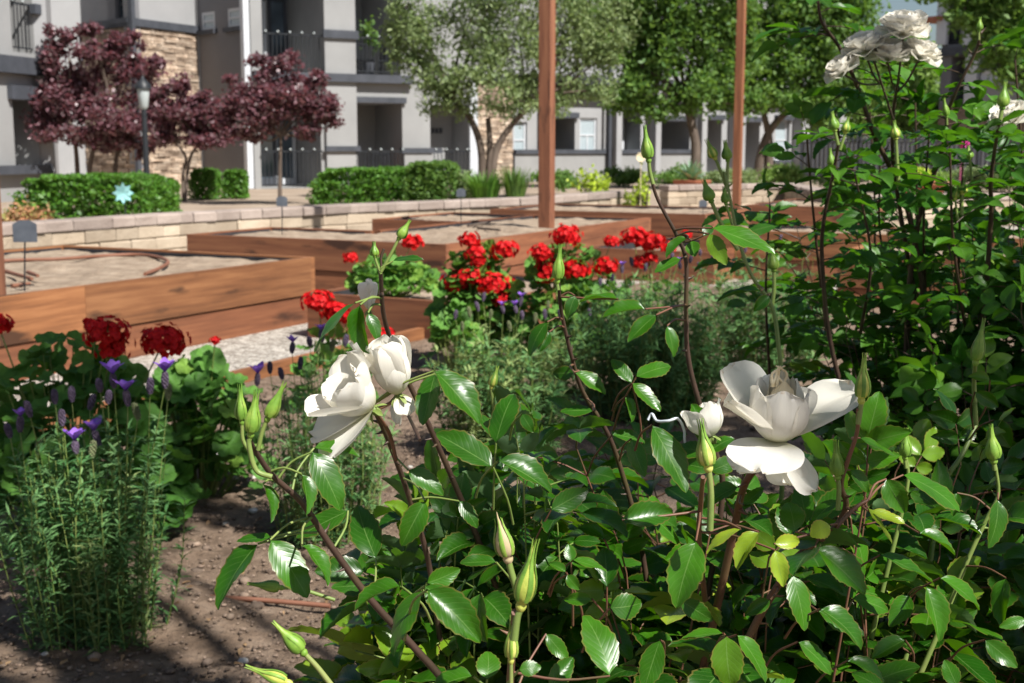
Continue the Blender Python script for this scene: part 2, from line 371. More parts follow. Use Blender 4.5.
def blob_pts(c, r, n, sub=14, tight=.34):
    c = np.array(c); r = np.array(r, float); S = rng.normal(size=(sub, 3)); S /= np.linalg.norm(S, axis=1)[:, None]
    S *= rng.uniform(.35, .95, (sub, 1)); k = rng.integers(0, sub, n)
    return c + (S[k] + rng.normal(size=(n, 3)) * tight * rng.uniform(.5, 1.2, (sub, 1))[k] * .8) * r, (c + S * r)
blob_pts_early = lambda c, r, n: blob_pts(c, r, n, 10, .3)
leaf_early = lambda mb, P, s: leafcloud(mb, P, s)
# ------------------------------------------------------------------ grid of the raised beds
U = np.array([.46, .888]); U /= np.linalg.norm(U); Vv = np.array([-U[1], U[0]])

# ------------------------------------------------------------------ ground
def sheet(name, poly, z, mat, kind='structure'):
    mb = MB(); mb.add([(*p, z) for p in poly], [tuple(range(len(poly)))]); o = mb.build(name, mat, smooth=False); tag(o, kind=kind); return o
sheet('ground', [(-400, -60), (400, -60), (400, 900), (-400, 900)], -.012, 'dirt')
sheet('gravel_path', [(-9, -3), (7, -3), (7, 19), (0, 19), (-9, 11)], -.006, 'gravel')
E0 = G(255, 368, .1)[:2]
def edge_pt(t): return E0 + U * t
def fbm(x, y, s): return noise.fractal(Vector((x * s, y * s, 3.3)), .8, 2.1, 5)
def soil_sheet():
    mb = MB(); nx, ny = 260, 330
    s = np.linspace(0, 1, nx) ** 1.0 * 5.5; t = np.linspace(-9.5, 4.9, ny)
    V = np.zeros((ny, nx, 3))
    P = E0 + np.array([0, 0])
    for j, tt in enumerate(t):
        for i, ss in enumerate(s):
            p = E0 + U * tt - Vv * (ss - .0)
            if j == ny - 1: pass
            V[j, i] = (p[0], p[1], .0)
    X = V[:, :, 0]; Y = V[:, :, 1]
    for j in range(ny):
        for i in range(nx):
            x, y = X[j, i], Y[j, i]
            V[j, i, 2] = .034 + .03 * fbm(x, y, 1.3) + .014 * fbm(x + 9, y, 7) + .008 * noise.noise(Vector((x * 26, y * 26, 1)))
    i = np.arange(ny - 1)[:, None] * nx; j = np.arange(nx - 1)[None]
    F = np.stack([i + j, i + nx + j, i + nx + j + 1, i + j + 1], -1).reshape(-1, 4)
    mb.add(V.reshape(-1, 3), F); o = mb.build('garden_soil', 'soil'); tag(o, kind='structure')
soil_sheet()
# loose crumbs of soil and mulch
def lump(mb, c, r, at, flat=.6):
    ell(mb, c, (r * random.uniform(.7, 1.3), r * random.uniform(.7, 1.3), r * flat * random.uniform(.7, 1.1)), 6, 5, .5, at)
mb = MB()
for k in range(13000):
    px = random.uniform(-30, 1050); py = random.uniform(400, 700) if k % 3 else random.uniform(330, 480)
    p = G(px, py, .02)
    if np.dot(p[:2] - E0, -Vv) < .05: continue
    lump(mb, (p[0], p[1], .034 + .03 * fbm(p[0], p[1], 1.3)+.012 * fbm(p[0] + 9, p[1], 7)+.004), random.uniform(.0018, .006) * (2.6 if random.random() < .04 else 1), (0, 0, random.random()))
tag(mb.build('soil_crumbs', 'clod'), 'loose brown crumbs of soil and bark strewn over the garden soil', 'soil crumbs', kind='stuff')
mb = MB()
for k in range(1500):
    px = random.uniform(-10, 330); py = random.uniform(230, 300)
    p = G(px, py, .37); lump(mb, p, random.uniform(.004, .013), (0, 0, random.random()))
PEB = [(205, 472, .021, 'larger tan'), (214, 465, .016, 'pale rounded'), (234, 492, .013, ''), (254, 489, .008, ''), (243, 663, .011, ''), (228, 478, .006, ''),
       (15, 562, .010, ''), (253, 520, .012, ''), (46, 667, .007, ''), (226, 535, .009, ''), (298, 470, .008, ''), (45, 602, .006, ''), (410, 470, .008, ''), (985, 575, .007, ''), (705, 470, .009, ''), (262, 497, .006, ''), (330, 545, .007, '')]
plab = ['tan stone beside the paler one near the left lavender', 'pale rounded stone touching the tan stone right of the lavender']
for k, (px, py, r, s) in enumerate(PEB):
    p = G(px, py, .02); b = MB(); ell(b, (0, 0, 0), (r * 1.2, r, r * .65), 10, 8, .35, (0, 0, random.random()))
    o = b.build('pebble', 'pebble'); o.location = (p[0], p[1], .036 + .03 * fbm(p[0], p[1], 1.3) + .014 * fbm(p[0] + 9, p[1], 7) + r * .3)
    o.rotation_euler = (0, 0, random.random() * 3)
    tag(o, plab[k] if k < 2 else 'small white pebble lying loose on the brown soil', 'pebble', 'pebbles on the garden soil')
# edging board between gravel and soil
mb = MB(); a = edge_pt(-6); b_ = edge_pt(1.75)
eb = empty('timber_edging', (*E0, 0), 'low reddish timber edging between the white gravel and the planting soil', 'edging')
mbe = MB(); box(mbe, a, b_, .045, -.03, .10, 1); mbe.build('board', 'wood', eb, False)

# ------------------------------------------------------------------ raised beds
def bed(corner, pts, top, label, nb, boardh, mat, soilz=.03, group='raised timber beds'):
    root = empty('raised_bed', (*corner, 0), label, 'raised bed', group)
    n = len(pts); th = .04
    area = sum(pts[i][0] * pts[(i + 1) % n][1] - pts[(i + 1) % n][0] * pts[i][1] for i in range(n))
    if area < 0: pts = pts[::-1]
    for i in range(n):
        A = np.array(pts[i]); B = np.array(pts[(i + 1) % n]); t = nrm(B - A)
        A2 = A + t * (0 if i % 2 else .0405); B2 = B - t * (0 if i % 2 else .0405)
        z = top
        for k in range(nb):
            z0 = z - boardh + (.007 if k < nb - 1 else 0); ins = np.array([-t[1], t[0]]) * (.0 if k == 0 else .012)
            b = MB(); L3 = np.linalg.norm(B2 - A2); cuts = [0, L3] if L3 < 2.6 else [0, L3 * (.55 if k == 0 else .36), L3]
            for c0, c1 in zip(cuts, cuts[1:]): box(b, A2 + t * (c0 + (.002 if c0 else 0)) + ins, A2 + t * c1 + ins, th, max(z0, -.02), z, 1)
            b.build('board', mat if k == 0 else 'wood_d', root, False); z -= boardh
        n2 = np.array([-t[1], t[0]])
        b = MB(); box(b, A + t * .06 + n2 * .043, B - t * .06 + n2 * .043, .005, top - .16, top - .012, 1); b.build('liner', 'liner', root, False)
    # soil fill as a gently uneven sheet
    P = np.array(pts); c = P.mean(0); 
    mb = MB(); uu = [np.dot(p, U) for p in P]; vv = [np.dot(p, Vv) for p in P]
    def inside(q):
        k = False
        for i in range(n):
            x1, y1 = P[i]; x2, y2 = P[(i + 1) % n]
            if (y1 > q[1]) != (y2 > q[1]) and q[0] < (x2 - x1) * (q[1] - y1) / (y2 - y1) + x1: k = not k
        return k
    step = .06; ul = np.arange(min(uu) + .045, max(uu) - .02, step); vl = np.arange(min(vv) + .045, max(vv) - .02, step)
    idx = {}; V = []; F = []
    for i, a in enumerate(ul):
        for j, b2 in enumerate(vl):
            q = U * a + Vv * b2
            if inside(q): idx[i, j] = len(V); V.append((q[0], q[1], top - soilz + .018 * fbm(q[0], q[1], 2.5) + .012 * fbm(q[0], q[1] + 7, 9)))
    for (i, j) in idx:
        if all(k in idx for k in ((i + 1, j), (i, j + 1), (i + 1, j + 1))): F.append((idx[i, j], idx[i, j + 1], idx[i + 1, j + 1], idx[i + 1, j])[::-1])
    mb.add(V, F); mb.build('soil_fill', 'sand', root)
    return root
TOP = .40
C1 = G(314.5, 257, TOP)[:2]
def rect(c, du, dv): c = np.array(c); return [tuple(c), tuple(c + U * du), tuple(c + U * du + Vv * dv), tuple(c + Vv * dv)]
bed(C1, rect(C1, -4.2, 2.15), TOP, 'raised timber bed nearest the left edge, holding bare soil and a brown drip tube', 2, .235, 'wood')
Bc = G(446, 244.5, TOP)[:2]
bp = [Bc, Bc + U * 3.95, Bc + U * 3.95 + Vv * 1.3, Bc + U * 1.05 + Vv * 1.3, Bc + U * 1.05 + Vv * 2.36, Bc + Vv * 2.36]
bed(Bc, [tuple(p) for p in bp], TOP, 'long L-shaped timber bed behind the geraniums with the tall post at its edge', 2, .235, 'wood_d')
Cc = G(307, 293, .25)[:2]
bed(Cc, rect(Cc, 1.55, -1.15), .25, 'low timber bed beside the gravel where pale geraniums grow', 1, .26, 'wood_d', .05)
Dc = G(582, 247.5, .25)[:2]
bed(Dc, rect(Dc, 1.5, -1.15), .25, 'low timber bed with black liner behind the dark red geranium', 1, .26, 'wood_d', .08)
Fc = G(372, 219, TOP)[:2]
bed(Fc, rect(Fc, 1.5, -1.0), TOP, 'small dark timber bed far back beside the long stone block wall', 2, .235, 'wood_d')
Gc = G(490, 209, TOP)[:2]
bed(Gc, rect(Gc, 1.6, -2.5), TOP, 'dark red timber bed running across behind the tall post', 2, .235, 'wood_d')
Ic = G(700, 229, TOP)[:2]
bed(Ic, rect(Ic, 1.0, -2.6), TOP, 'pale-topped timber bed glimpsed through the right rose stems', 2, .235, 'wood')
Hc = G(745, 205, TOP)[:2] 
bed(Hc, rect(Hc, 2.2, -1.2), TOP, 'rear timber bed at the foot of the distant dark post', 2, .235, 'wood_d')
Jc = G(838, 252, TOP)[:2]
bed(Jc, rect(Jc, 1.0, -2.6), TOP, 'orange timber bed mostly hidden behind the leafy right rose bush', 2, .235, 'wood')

def post(px, py, z, wdt, top, label, mat='wood_p'):
    p = G(px, py, z)[:2]; b = MB(); wdt *= .78; box(b, p - U * wdt / 2, p + U * wdt / 2, wdt, -.02, top, 0, r=abs(px) * .013, vert=True)
    o = b.build('wooden_post', mat, smooth=False, origin=(*p, 0)); tag(o, label, 'post', 'tall timber posts of the garden')
post(546.5, 225, TOP, .138, 5.2, 'tall reddish timber post rising from the long bed in the middle')
post(-11, 290, TOP, .138, 5.2, 'timber post just showing at the extreme left edge')
post(736.5, 199, TOP, .125, 5.2, 'darker timber post farther back, right of the middle', 'wood_d')

# drip tube in the near bed
mb = MB()
def bedA(px, py): p = G(px, py, TOP - .012); return p
pts = catmull([bedA(*q) for q in [(-20, 262), (20, 260), (60, 259), (100, 256), (135, 254.5), (158, 257), (168, 262), (160, 268), (145, 274)]], 8)
tube(mb, pts, .011, sides=8)
tag(mb.build('drip_tube', 'tube'), 'brown drip tube curving over the soil of the near raised bed', 'tube')
mb = MB()
for a, b in (((5, 273), (32, 281)), ((28, 274), (38, 278)), ((12, 288), (30, 286))):
    tube(mb, [bedA(*a) + (0, 0, .01), bedA(*b) + (0, 0, .012)], .012, .009, 6)
tag(mb.build('fallen_stick', 'tube'), 'short reddish sticks lying on soil beside the marker stake', 'stick')
mb = MB()
for a, b in (((468, 226), (490, 222)), ((478, 228), (500, 230))): tube(mb, [G(*a, TOP - .01), G(*b, TOP - .005)], .013, .01, 6)
tag(mb.build('fallen_stick', 'bark'), 'bent grey sticks lying on soil of the L-shaped bed', 'stick')
mb = MB(); tube(mb, catmull([G(q[0], q[1], .045) for q in [(205, 597), (245, 599), (285, 602), (330, 606)]], 4), .006, sides=6)
tag(mb.build('drip_tube', 'tube'), 'half-buried drip tube on the soil between lavender and rose', 'tube')

def marker(px, pytop, pybase, zbase, wpx, label, lean=0):
    p = G(px, pybase, zbase); d = p[1]; t = W(px + lean, pytop, d)
    root = empty('plant_marker', p, label, 'plant marker', 'plant markers on wire stakes')
    b = MB(); tube(b, [p - (0, 0, .05), t], .004, sides=6); tube(b, [p + (-.05, 0, .02), p + (.05, 0, .02)], .0035, sides=5); b.build('stake', 'metal', root)
    ww = wpx * d / FPX; b = MB()
    c = t + (0, -.006, 0); hh = ww * .75
    prof = [(-ww / 2, -hh), (ww / 2, -hh), (ww / 2, 0), (ww * .2, hh * .22), (-ww * .2, hh * .22), (-ww / 2, 0)]
    V = [(c[0] + x, c[1] - .004, c[2] + z) for x, z in prof] + [(c[0] + x, c[1] + .0, c[2] + z) for x, z in prof]; k = 6
    b.add(V, [tuple(range(k)), tuple(range(2 * k - 1, k - 1, -1))] + [(i, i + k, (i + 1) % k + k, (i + 1) % k) for i in range(k)])
    b.build('plate', 'slate', root, False)
marker(24, 224, 289, TOP - .02, 24, 'slate marker plate on a wire stake in the near left bed', 1)
marker(282, 198, 233, TOP - .02, 11, 'grey marker plate on a stake below the small purple tree')
marker(461, 190, 226, TOP - .02, 9, 'small grey marker plate near the end of the clipped hedge')
marker(703, 201, 214, TOP - .02, 8, 'pale marker plate standing close to the distant dark post')

# ------------------------------------------------------------------ stone block wall
def blockwall(path, label, height=.45):
    root = empty('block_wall', (*path[0], 0), label, 'stone wall')
    rows = [(0, .115), (.117, .232), (.234, .349)]
    cap, cour = MB(), MB()
    for s in range(len(path) - 1):
        A = np.array(path[s]); B = np.array(path[s + 1]); Ln = np.linalg.norm(B - A); t = (B - A) / Ln
        for ri, (z0, z1) in enumerate(rows + [(.352, height)]):
            x = -.1 if ri % 2 else 0.
            while x < Ln:
                l = random.uniform(.26, .46); a = max(x, 0); b2 = min(x + l, Ln)
                if b2 - a > .04:
                    j = random.uniform(-.008, .008); n = np.array([-t[1], t[0]]) * j
                    wd = .30 if ri == 3 else .26
                    mb_ = cap if ri == 3 else cour
                    r = random.random()
                    c0, c1 = A + t * (a + .004) + n, A + t * (b2 - .004) + n
                    # rough-faced block: bevelled box
                    nn = np.array([-t[1], t[0]]); e = .012
                    V = []
                    for z, ins in ((z0, e), (z0 + e, 0), (z1 - e, 0), (z1, e)):
                        for q, sx, sy in ((c0, 1, -1), (c1, -1, -1), (c1, -1, 1), (c0, 1, 1)):
                            p = q + t * sx * ins + nn * sy * (wd / 2 - ins); V.append((p[0] + random.uniform(-.004, .004), p[1] + random.uniform(-.004, .004), z + random.uniform(-.002, .002)))
                    F = [(i * 4 + k, i * 4 + (k + 1) % 4, i * 4 + 4 + (k + 1) % 4, i * 4 + 4 + k) for i in range(3) for k in range(4)] + [(12, 13, 14, 15), (3, 2, 1, 0)]
                    mb_.add(V, F, (0, 0, r))
                x += l
    cap.build('coping', 'cap', root, False); cour.build('block_courses', 'block', root, False)
wz = .45
wp = [G(-90, 230, wz)[:2], G(0, 223.5, wz)[:2], G(170, 213, wz)[:2], G(350, 204, wz)[:2], G(530, 197, wz)[:2], G(634, 189.5, wz)[:2]]
blockwall(wp, 'long low wall of tan stone blocks crossing behind the raised beds')
blockwall([G(664, 185, wz)[:2], G(790, 183, wz)[:2], G(822, 190, wz)[:2]], 'shorter far piece of block wall right of the gap')
blockwall([G(820, 196, wz)[:2], G(1060, 192, wz)[:2]], 'stone block wall glimpsed behind the right rose bush')

# ------------------------------------------------------------------ buildings
def wallmesh(A, B, z0, z1, ops, mats, root, name='wall', th=.25, recess=None, zsplit=None):
    """A upright wall with real openings; ops: (s0,s1,za,zb,depth)"""
    A = np.array(A[:2], float); B = np.array(B[:2], float); Ln = np.linalg.norm(B - A); t = (B - A) / Ln; n = np.array([-t[1], t[0]])
    if n[1] < 0: n = -n       # n points away from the camera
    xs = sorted({0, Ln, *[min(max(o[0], 0), Ln) for o in ops], *[min(max(o[1], 0), Ln) for o in ops]})
    zs = sorted({z0, z1, *[o[2] for o in ops], *[o[3] for o in ops]} | ({zsplit} if zsplit else set()))
    zs = [z for z in zs if z0 <= z <= z1]
    mbs = [MB(), MB()]
    def P(s, d, z): q = A + t * s + n * d; return (q[0], q[1], z)
    for i in range(len(xs) - 1):
        for j in range(len(zs) - 1):
            cx, cz = (xs[i] + xs[i + 1]) / 2, (zs[j] + zs[j + 1]) / 2
            if any(o[0] < cx < o[1] and o[2] < cz < o[3] for o in ops): continue
            m = mbs[1 if zsplit and cz < zsplit else 0]
            m.add([P(xs[i], 0, zs[j]), P(xs[i + 1], 0, zs[j]), P(xs[i + 1], 0, zs[j + 1]), P(xs[i], 0, zs[j + 1])], np.array([[0, 1, 2, 3]]))
            m.add([P(xs[i], th, zs[j]), P(xs[i + 1], th, zs[j]), P(xs[i + 1], th, zs[j + 1]), P(xs[i], th, zs[j + 1])], np.array([[3, 2, 1, 0]]))
    for o in ops:
        s0, s1, a, b, dp = o; m = mbs[0]
        if zsplit and b < zsplit: m = mbs[1]
        for q in ([P(s0, 0, a), P(s0, dp, a), P(s0, dp, b), P(s0, 0, b)], [P(s1, 0, a), P(s1, 0, b), P(s1, dp, b), P(s1, dp, a)],
                  [P(s0, 0, b), P(s0, dp, b), P(s1, dp, b), P(s1, 0, b)], [P(s0, 0, a), P(s1, 0, a), P(s1, dp, a), P(s0, dp, a)],
                  [P(s0, dp, a), P(s1, dp, a), P(s1, dp, b), P(s0, dp, b)]):
            m.add(q, np.array([[0, 1, 2, 3]]))
    mb = mbs[0]
    for q in ([P(0, 0, z1), P(Ln, 0, z1), P(Ln, th, z1), P(0, th, z1)], [P(0, 0, z0), P(0, th, z0), P(0, th, z1), P(0, 0, z1)], [P(Ln, 0, z0), P(Ln, 0, z1), P(Ln, th, z1), P(Ln, th, z0)]):
        mb.add(q, np.array([[0, 1, 2, 3]]))
    mbs[0].build(name, mats[0], root, False)
    if zsplit and mbs[1].n:
        mbs[1].build('stone_cladding', mats[1], root, False)
    return P, Ln
def bx(mb, P, s0, s1, d0, d1, z0, z1, r=.5):
    V = [P(s0, d0, z0), P(s1, d0, z0), P(s1, d1, z0), P(s0, d1, z0), P(s0, d0, z1), P(s1, d0, z1), P(s1, d1, z1), P(s0, d1, z1)]
    mb.add(V, BOXF, (0, 0, r))
def window(P, s0, s1, z0, z1, d, root, pane='blind', fm='white', bars=1, sill=True, name='window'):
    f = MB(); w_ = .07
    bx(f, P, s0, s1, d - .05, d - .003, z1 - w_, z1); bx(f, P, s0, s1, d - .05, d - .003, z0, z0 + w_)
    bx(f, P, s0, s0 + w_, d - .05, d - .003, z0 + w_, z1 - w_); bx(f, P, s1 - w_, s1, d - .05, d - .003, z0 + w_, z1 - w_)
    if bars: bx(f, P, s0 + w_, s1 - w_, d - .045, d - .003, (z0 + z1) / 2 - .025, (z0 + z1) / 2 + .025)
    if bars > 1: bx(f, P, (s0 + s1) / 2 - .025, (s0 + s1) / 2 + .025, d - .04, d - .006, z0 + w_, (z0 + z1) / 2 - .025)
    o = f.build(name, fm, root, False)
    p = MB(); bx(p, P, s0 + w_, s1 - w_, d - .02, d - .005, z0 + w_, z1 - w_); p.build('pane', pane, o, False)
    if sill:
        s = MB(); bx(s, P, s0 - .1, s1 + .1, -.12, .0 if d < .2 else .05, z0 - .12, z0 - .003); s.build('sill', 'trim', o, False)
def railing(P, s0, s1, d, z0, z1, root):
    b = MB(); bx(b, P, s0, s1, d - .02, d + .02, z1 - .04, z1); bx(b, P, s0, s1, d - .015, d + .015, z0 + .08, z0 + .11)
    s = s0 + .06
    while s < s1: bx(b, P, s - .009, s + .009, d - .009, d + .009, z0 + .11, z1 - .04); s += .12
    b.build('railing', 'metal', root, False)
    k = s0 + .1          # a row of small round lights along the top rail
    while k < s1:
        b = MB(); q = P(k, d - .04, z1 + .03); ell(b, q, (.035, .035, .035), 6, 5); k += .34; b.build('string_light_bulb', 'lampglass', root)
def PX(px, d, z=None): return np.array([(px - CX) / FPX * d * 1.0, d])
def ops_px(A, B, rects, depth):
    out = []
    for (x0, y0, x1, y1, *dd) in rects:
        s0, za = onwall(x0, y0, A, B); s1, _ = onwall(x1, y0, A, B); sm, _ = onwall((x0 + x1) / 2, y0, A, B)
        _, zt = onwall((x0 + x1) / 2, y0, A, B); _, zb = onwall((x0 + x1) / 2, y1, A, B)
        out.append((s0, s1, max(zb, -.0), zt, dd[0] if dd else depth))
    return out
HT = 9.2
# --- main building
mb_root = empty('apartment_building', (*PX(205, 36), 0), 'grey stucco apartment block with stone-clad corner and balconies behind the purple trees', 'apartment building')
# recessed pale wall far left
A, B = PX(-20, 33), PX(92, 35.2)
op = ops_px(A, B, [(80, 32, 93, 57)], .12)
P, Ln = wallmesh(A, B, -.02, HT, op, ['stucco_l'], mb_root); o = op[0]; window(P, o[0], o[1], o[2], o[3], .12, mb_root)
# stone corner, two faces
zs = onwall(142, 23, PX(140, 33.5), PX(205, 35.6))[1]
A, B = PX(92, 35.2), PX(141, 33.6)
op = ops_px(A, B, [(114, -12, 127, 19)], .15)
P, Ln = wallmesh(A, B, -.02, HT, op, ['stucco_d', 'stone'], mb_root, zsplit=zs - .1); o = op[0]; window(P, o[0], o[1], o[2], o[3], .15, mb_root, 'glass', 'trim')
b = MB(); bx(b, P, 0, Ln, -.1, 0, zs - .1, zs + .1); b.build('trim_band', 'trim', mb_root, False)
A, B = PX(141, 33.6), PX(205, 35.9)
P, Ln = wallmesh(A, B, -.02, HT, [], ['stucco_l', 'stone'], mb_root, zsplit=zs - .1)
b = MB(); bx(b, P, .0, Ln + .05, -.1, 0, zs - .1, zs + .1); b.build('trim_band', 'trim', mb_root, False)
b = MB(); bx(b, P, -.1, .03, -.12, -.0, .3, HT); b.build('downpipe', 'trim', mb_root, False)
# stacked stones on both faces
def stones(A, B, z0, z1, root):
    P, Ln = None, np.linalg.norm(np.array(B) - A)
    t = (np.array(B) - A) / Ln; n = np.array([-t[1], t[0]]); n = -n if n[1] > 0 else n
    b = MB(); z = z0
    while z < z1 - .03:
        h = random.choice([.05, .07, .09, .12]); h = min(h, z1 - z); s = -random.random() * .3
        while s < Ln:
            l = random.uniform(.15, .6); a0, a1 = max(s, 0), min(s + l, Ln); pr = random.uniform(.015, .07)
            if a1 - a0 > .05:
                def Q(ss, d, zz): q = A + t * ss + n * d; return (q[0], q[1], zz)
                V = [Q(a0 + .005, 0, z + .004), Q(a1 - .005, 0, z + .004), Q(a1 - .005, 0, z + h), Q(a0 + .005, 0, z + h),
                     Q(a0 + .012, pr, z + .01), Q(a1 - .012, pr, z + .01), Q(a1 - .012, pr, z + h - .006), Q(a0 + .012, pr, z + h - .006)]
                b.add(V, np.array([(4, 5, 6, 7), (0, 1, 5, 4), (1, 2, 6, 5), (2, 3, 7, 6), (3, 0, 4, 7)]), (0, 0, random.random()))
            s += l
        z += h
    b.build('ledge_stones', 'stone', root, False)
stones(PX(92, 35.2), PX(141, 33.6), 0, zs - .12, mb_root); stones(PX(141, 33.6), PX(205, 35.9), 0, zs - .12, mb_root)
# grey wall with two small windows
A, B = PX(205, 35.9), PX(250, 34.3)
op = ops_px(A, B, [(201.5, 12, 214.5, 30), (227.5, 8, 241, 27)], .06)
op += ops_px(A, B, [(222, 118, 236, 136)], .1)
P, Ln = wallmesh(A, B, -.02, HT, op, ['stucco_d'], mb_root)
for o in op: window(P, o[0], o[1], o[2], o[3], o[4], mb_root)
b = MB(); bx(b, P, Ln - .0, Ln + .16, -.1, .15, 0, HT); b.build('corner_board', 'white', mb_root, False)
b = MB(); bx(b, P, 0.02, .1, -.06, 0, 0, HT); b.build('downpipe', 'stucco', mb_root, False)
# balcony front
A, B = PX(257, 34.2), PX(472, 37.6)
zband = onwall(350, 78, A, B)[1]
rr = [(259, -75, 321, 76, 2.6), (351, -75, 399, 76, 2.6), (259, 97, 320, 189, 1.8), (352, 103, 402, 189, 1.8), (430, 105, 468, 189, 1.0)]
op = ops_px(A, B, rr, 1.5)
op = [(max(o[0], .02),) + o[1:] for o in op]
P, Ln = wallmesh(A, B, -.02, HT, op, ['stucco'], mb_root)
b = MB(); bx(b, P, 0, op[1][1] + .3, -.22, -.003, zband - .12, zband + .1); b.build('balcony_edge', 'trim', mb_root, False)
for o in op[:2]: railing(P, o[0], o[1], .06, zband + .1, zband + 1.12, mb_root)
for o in op[2:]: railing(P, o[0], o[1], -.12, .0, 1.0, mb_root)
b = MB(); o1 = op[0]; bx(b, P, o1[1] - .02, op[1][0] + .02, -.12, -.003, -.02, HT); b.build('pillar', 'stucco', mb_root, False)
b = MB(); zc = onwall(335, 35, A, B)[1]; bx(b, P, o1[1] - .08, op[1][0] + .08, -.2, -.12, zc - .1, zc + .12); b.build('pillar_band', 'trim', mb_root, False)
b = MB(); bx(b, P, o1[1] - .08, op[1][0] + .08, -.2, -.12, .98, 1.12); b.build('pillar_band', 'trim', mb_root, False)
b = MB(); o = op[3]; bx(b, P, o[0] - .12, o[1] + .1, -.1, -.003, o[3], o[3] + .16); b.build('lintel', 'trim', mb_root, False)
b = MB(); bx(b, P, op[3][1] - .1, op[4][0] + .3, -.16, -.003, .92, 1.07); b.build('ledge', 'trim', mb_root, False)
b = MB(); bx(b, P, op[3][1], op[4][0], -.12, -.003, 0, .92); b.build('low_wall', 'stucco', mb_root, False)
def door(P, s0, s1, z0, z1, d, root, fm='white', pane='glass'):
    f = MB(); w_ = .09
    bx(f, P, s0, s0 + w_, d - .06, d - .003, z0, z1); bx(f, P, s1 - w_, s1, d - .06, d - .003, z0, z1); bx(f, P, s0 + w_, s1 - w_, d - .06, d - .003, z1 - w_, z1); bx(f, P, s0 + w_, s1 - w_, d - .06, d - .003, z0, z0 + .2)
    o = f.build('door', fm, root, False); p = MB(); bx(p, P, s0 + w_, s1 - w_, d - .03, d - .005, z0 + .2, z1 - w_); p.build('pane', pane, o, False)
door(P, op[0][0] + .2, op[0][0] + 1.05, zband + .12, zband + 2.2, 2.6, mb_root, 'white', 'blind')
door(P, op[0][1] - .6, op[0][1] + .05 - .1, zband + .12, zband + 2.3, 2.6, mb_root, 'trim', 'glass')
door(P, op[1][0] + .3, op[1][1] - .2, zband + .12, zband + 2.2, 2.6, mb_root, 'white', 'glass')
door(P, op[2][0] + .3, op[2][0] + 1.1, .02, 2.1, 1.8, mb_root, 'trim', 'glass')
door(P, op[2][1] - .7, op[2][1] - .05, .02, 2.1, 1.8, mb_root, 'white', 'glass')
b = MB(); q = P(op[4][0] + .35, .9, 2.05); ell(b, q, (.09, .09, .13)); b.build('wall_lamp', 'metal', mb_root)
b = MB(); 
for k in range(3): bx(b, P, op[4][0] + .55 + k * .13, op[4][0] + .64 + k * .13, .96, .985, 1.5, 1.65)
b.build('vent', 'trim', mb_root, False)
b = MB(); bx(b, P, Ln - .1, Ln + .16, -.1, .3, 0, 3.0); b.build('corner_board', 'white', mb_root, False)
# stone return right of the patio
A, B = PX(473, 37.9), PX(512, 39.4); P, Ln = wallmesh(A, B, -.02, HT, [], ['stucco', 'stone'], mb_root, zsplit=3.0); stones(A, B, 0, 2.95, mb_root)
b = MB(); bx(b, P, 0, Ln, -.1, 0, 3.0, 3.2); b.build('trim_band', 'trim', mb_root, False)
# potted things on the patio
A, B = PX(257, 34.2), PX(472, 37.6)

def chair(px, py, d, label, seatm='metal', z0=None):
    q = W(px, py, d); x, y, z = q[0], d, (q[2] if z0 is None else z0); root = empty('patio_chair', (x, y, z), label, 'chair', 'chairs on the balconies')
    def P(a, b_, c_): return (x + a, y + b_, z + c_)
    b = MB(); bx(b, P, -.25, .25, -.25, .25, .42, .47); b.build('seat', seatm, root, False)
    b = MB(); bx(b, P, -.25, .25, .2, .24, .88, .94)
    for k in range(6): bx(b, P, -.24 + k * .088, -.2 + k * .088, .21, .23, .48, .879)
    b.build('backrest', 'metal', root, False)
    for sx in (-.23, .2):
        for sy in (-.23, .2): b = MB(); bx(b, P, sx, sx + .03, sy, sy + .03, 0, .418); b.build('leg', 'metal', root, False)
chair(365, 77, 36.8, 'black chair on the upper balcony, left of the two', z0=zband + .1)
chair(388, 77, 37.1, 'black chair on the upper balcony, right of the two', z0=zband + .1)
chair(381, 180, 36.6, 'brown-cushioned chair on the ground-floor patio behind the railing', 'terracotta', z0=0.0)
q = W(369, 77, 36.2); pp = empty('potted_plant', (q[0], 36.2, zband + .1), 'thin leafy potted plant on the upper balcony', 'potted plant')
b = MB(); tube(b, [(q[0], 36.2, zband + .1), (q[0], 36.2, zband + .45)], .15, .2, 10); b.build('pot', 'trim', pp)
pts, _ = blob_pts_early((q[0], 36.2, zband + 1.15), (.35, .3, .5), 260); b = MB(); leaf_early(b, pts, .12); b.build('foliage', 'green_leaf', pp)
# --- left wing
lw = empty('apartment_building', (*PX(0, 27), 0), 'nearer grey stucco building cut off by the left edge, with charcoal bands', 'apartment building')
A, B = PX(-160, 21.5), PX(46, 27.2)
op = ops_px(A, B, [(12, 100, 37, 166), (8, -30, 30, 52)], .9)
P, Ln = wallmesh(A, B, -.02, HT, op, ['stucco'], lw)
zb = onwall(22, 66, A, B)[1]; b = MB(); bx(b, P, 0, Ln + .08, -.18, -.003, zb - .17, zb + .17); b.build('trim_band', 'trim', lw, False)
zb2 = onwall(22, 168, A, B)[1]; b = MB(); bx(b, P, 0, Ln + .15, -.2, -.003, zb2 - .12, zb2 + .06); b.build('trim_band', 'trim', lw, False)
b = MB(); bx(b, P, op[0][0] - .15, op[0][1] + .12, -.12, -.003, op[0][3], op[0][3] + .28); b.build('lintel', 'trim', lw, False)
b = MB(); bx(b, P, op[1][1] - .1, Ln + .1, -.14, -.003, onwall(37, 10, A, B)[1] - .1, onwall(37, 10, A, B)[1] + .1); b.build('trim_band', 'trim', lw, False)
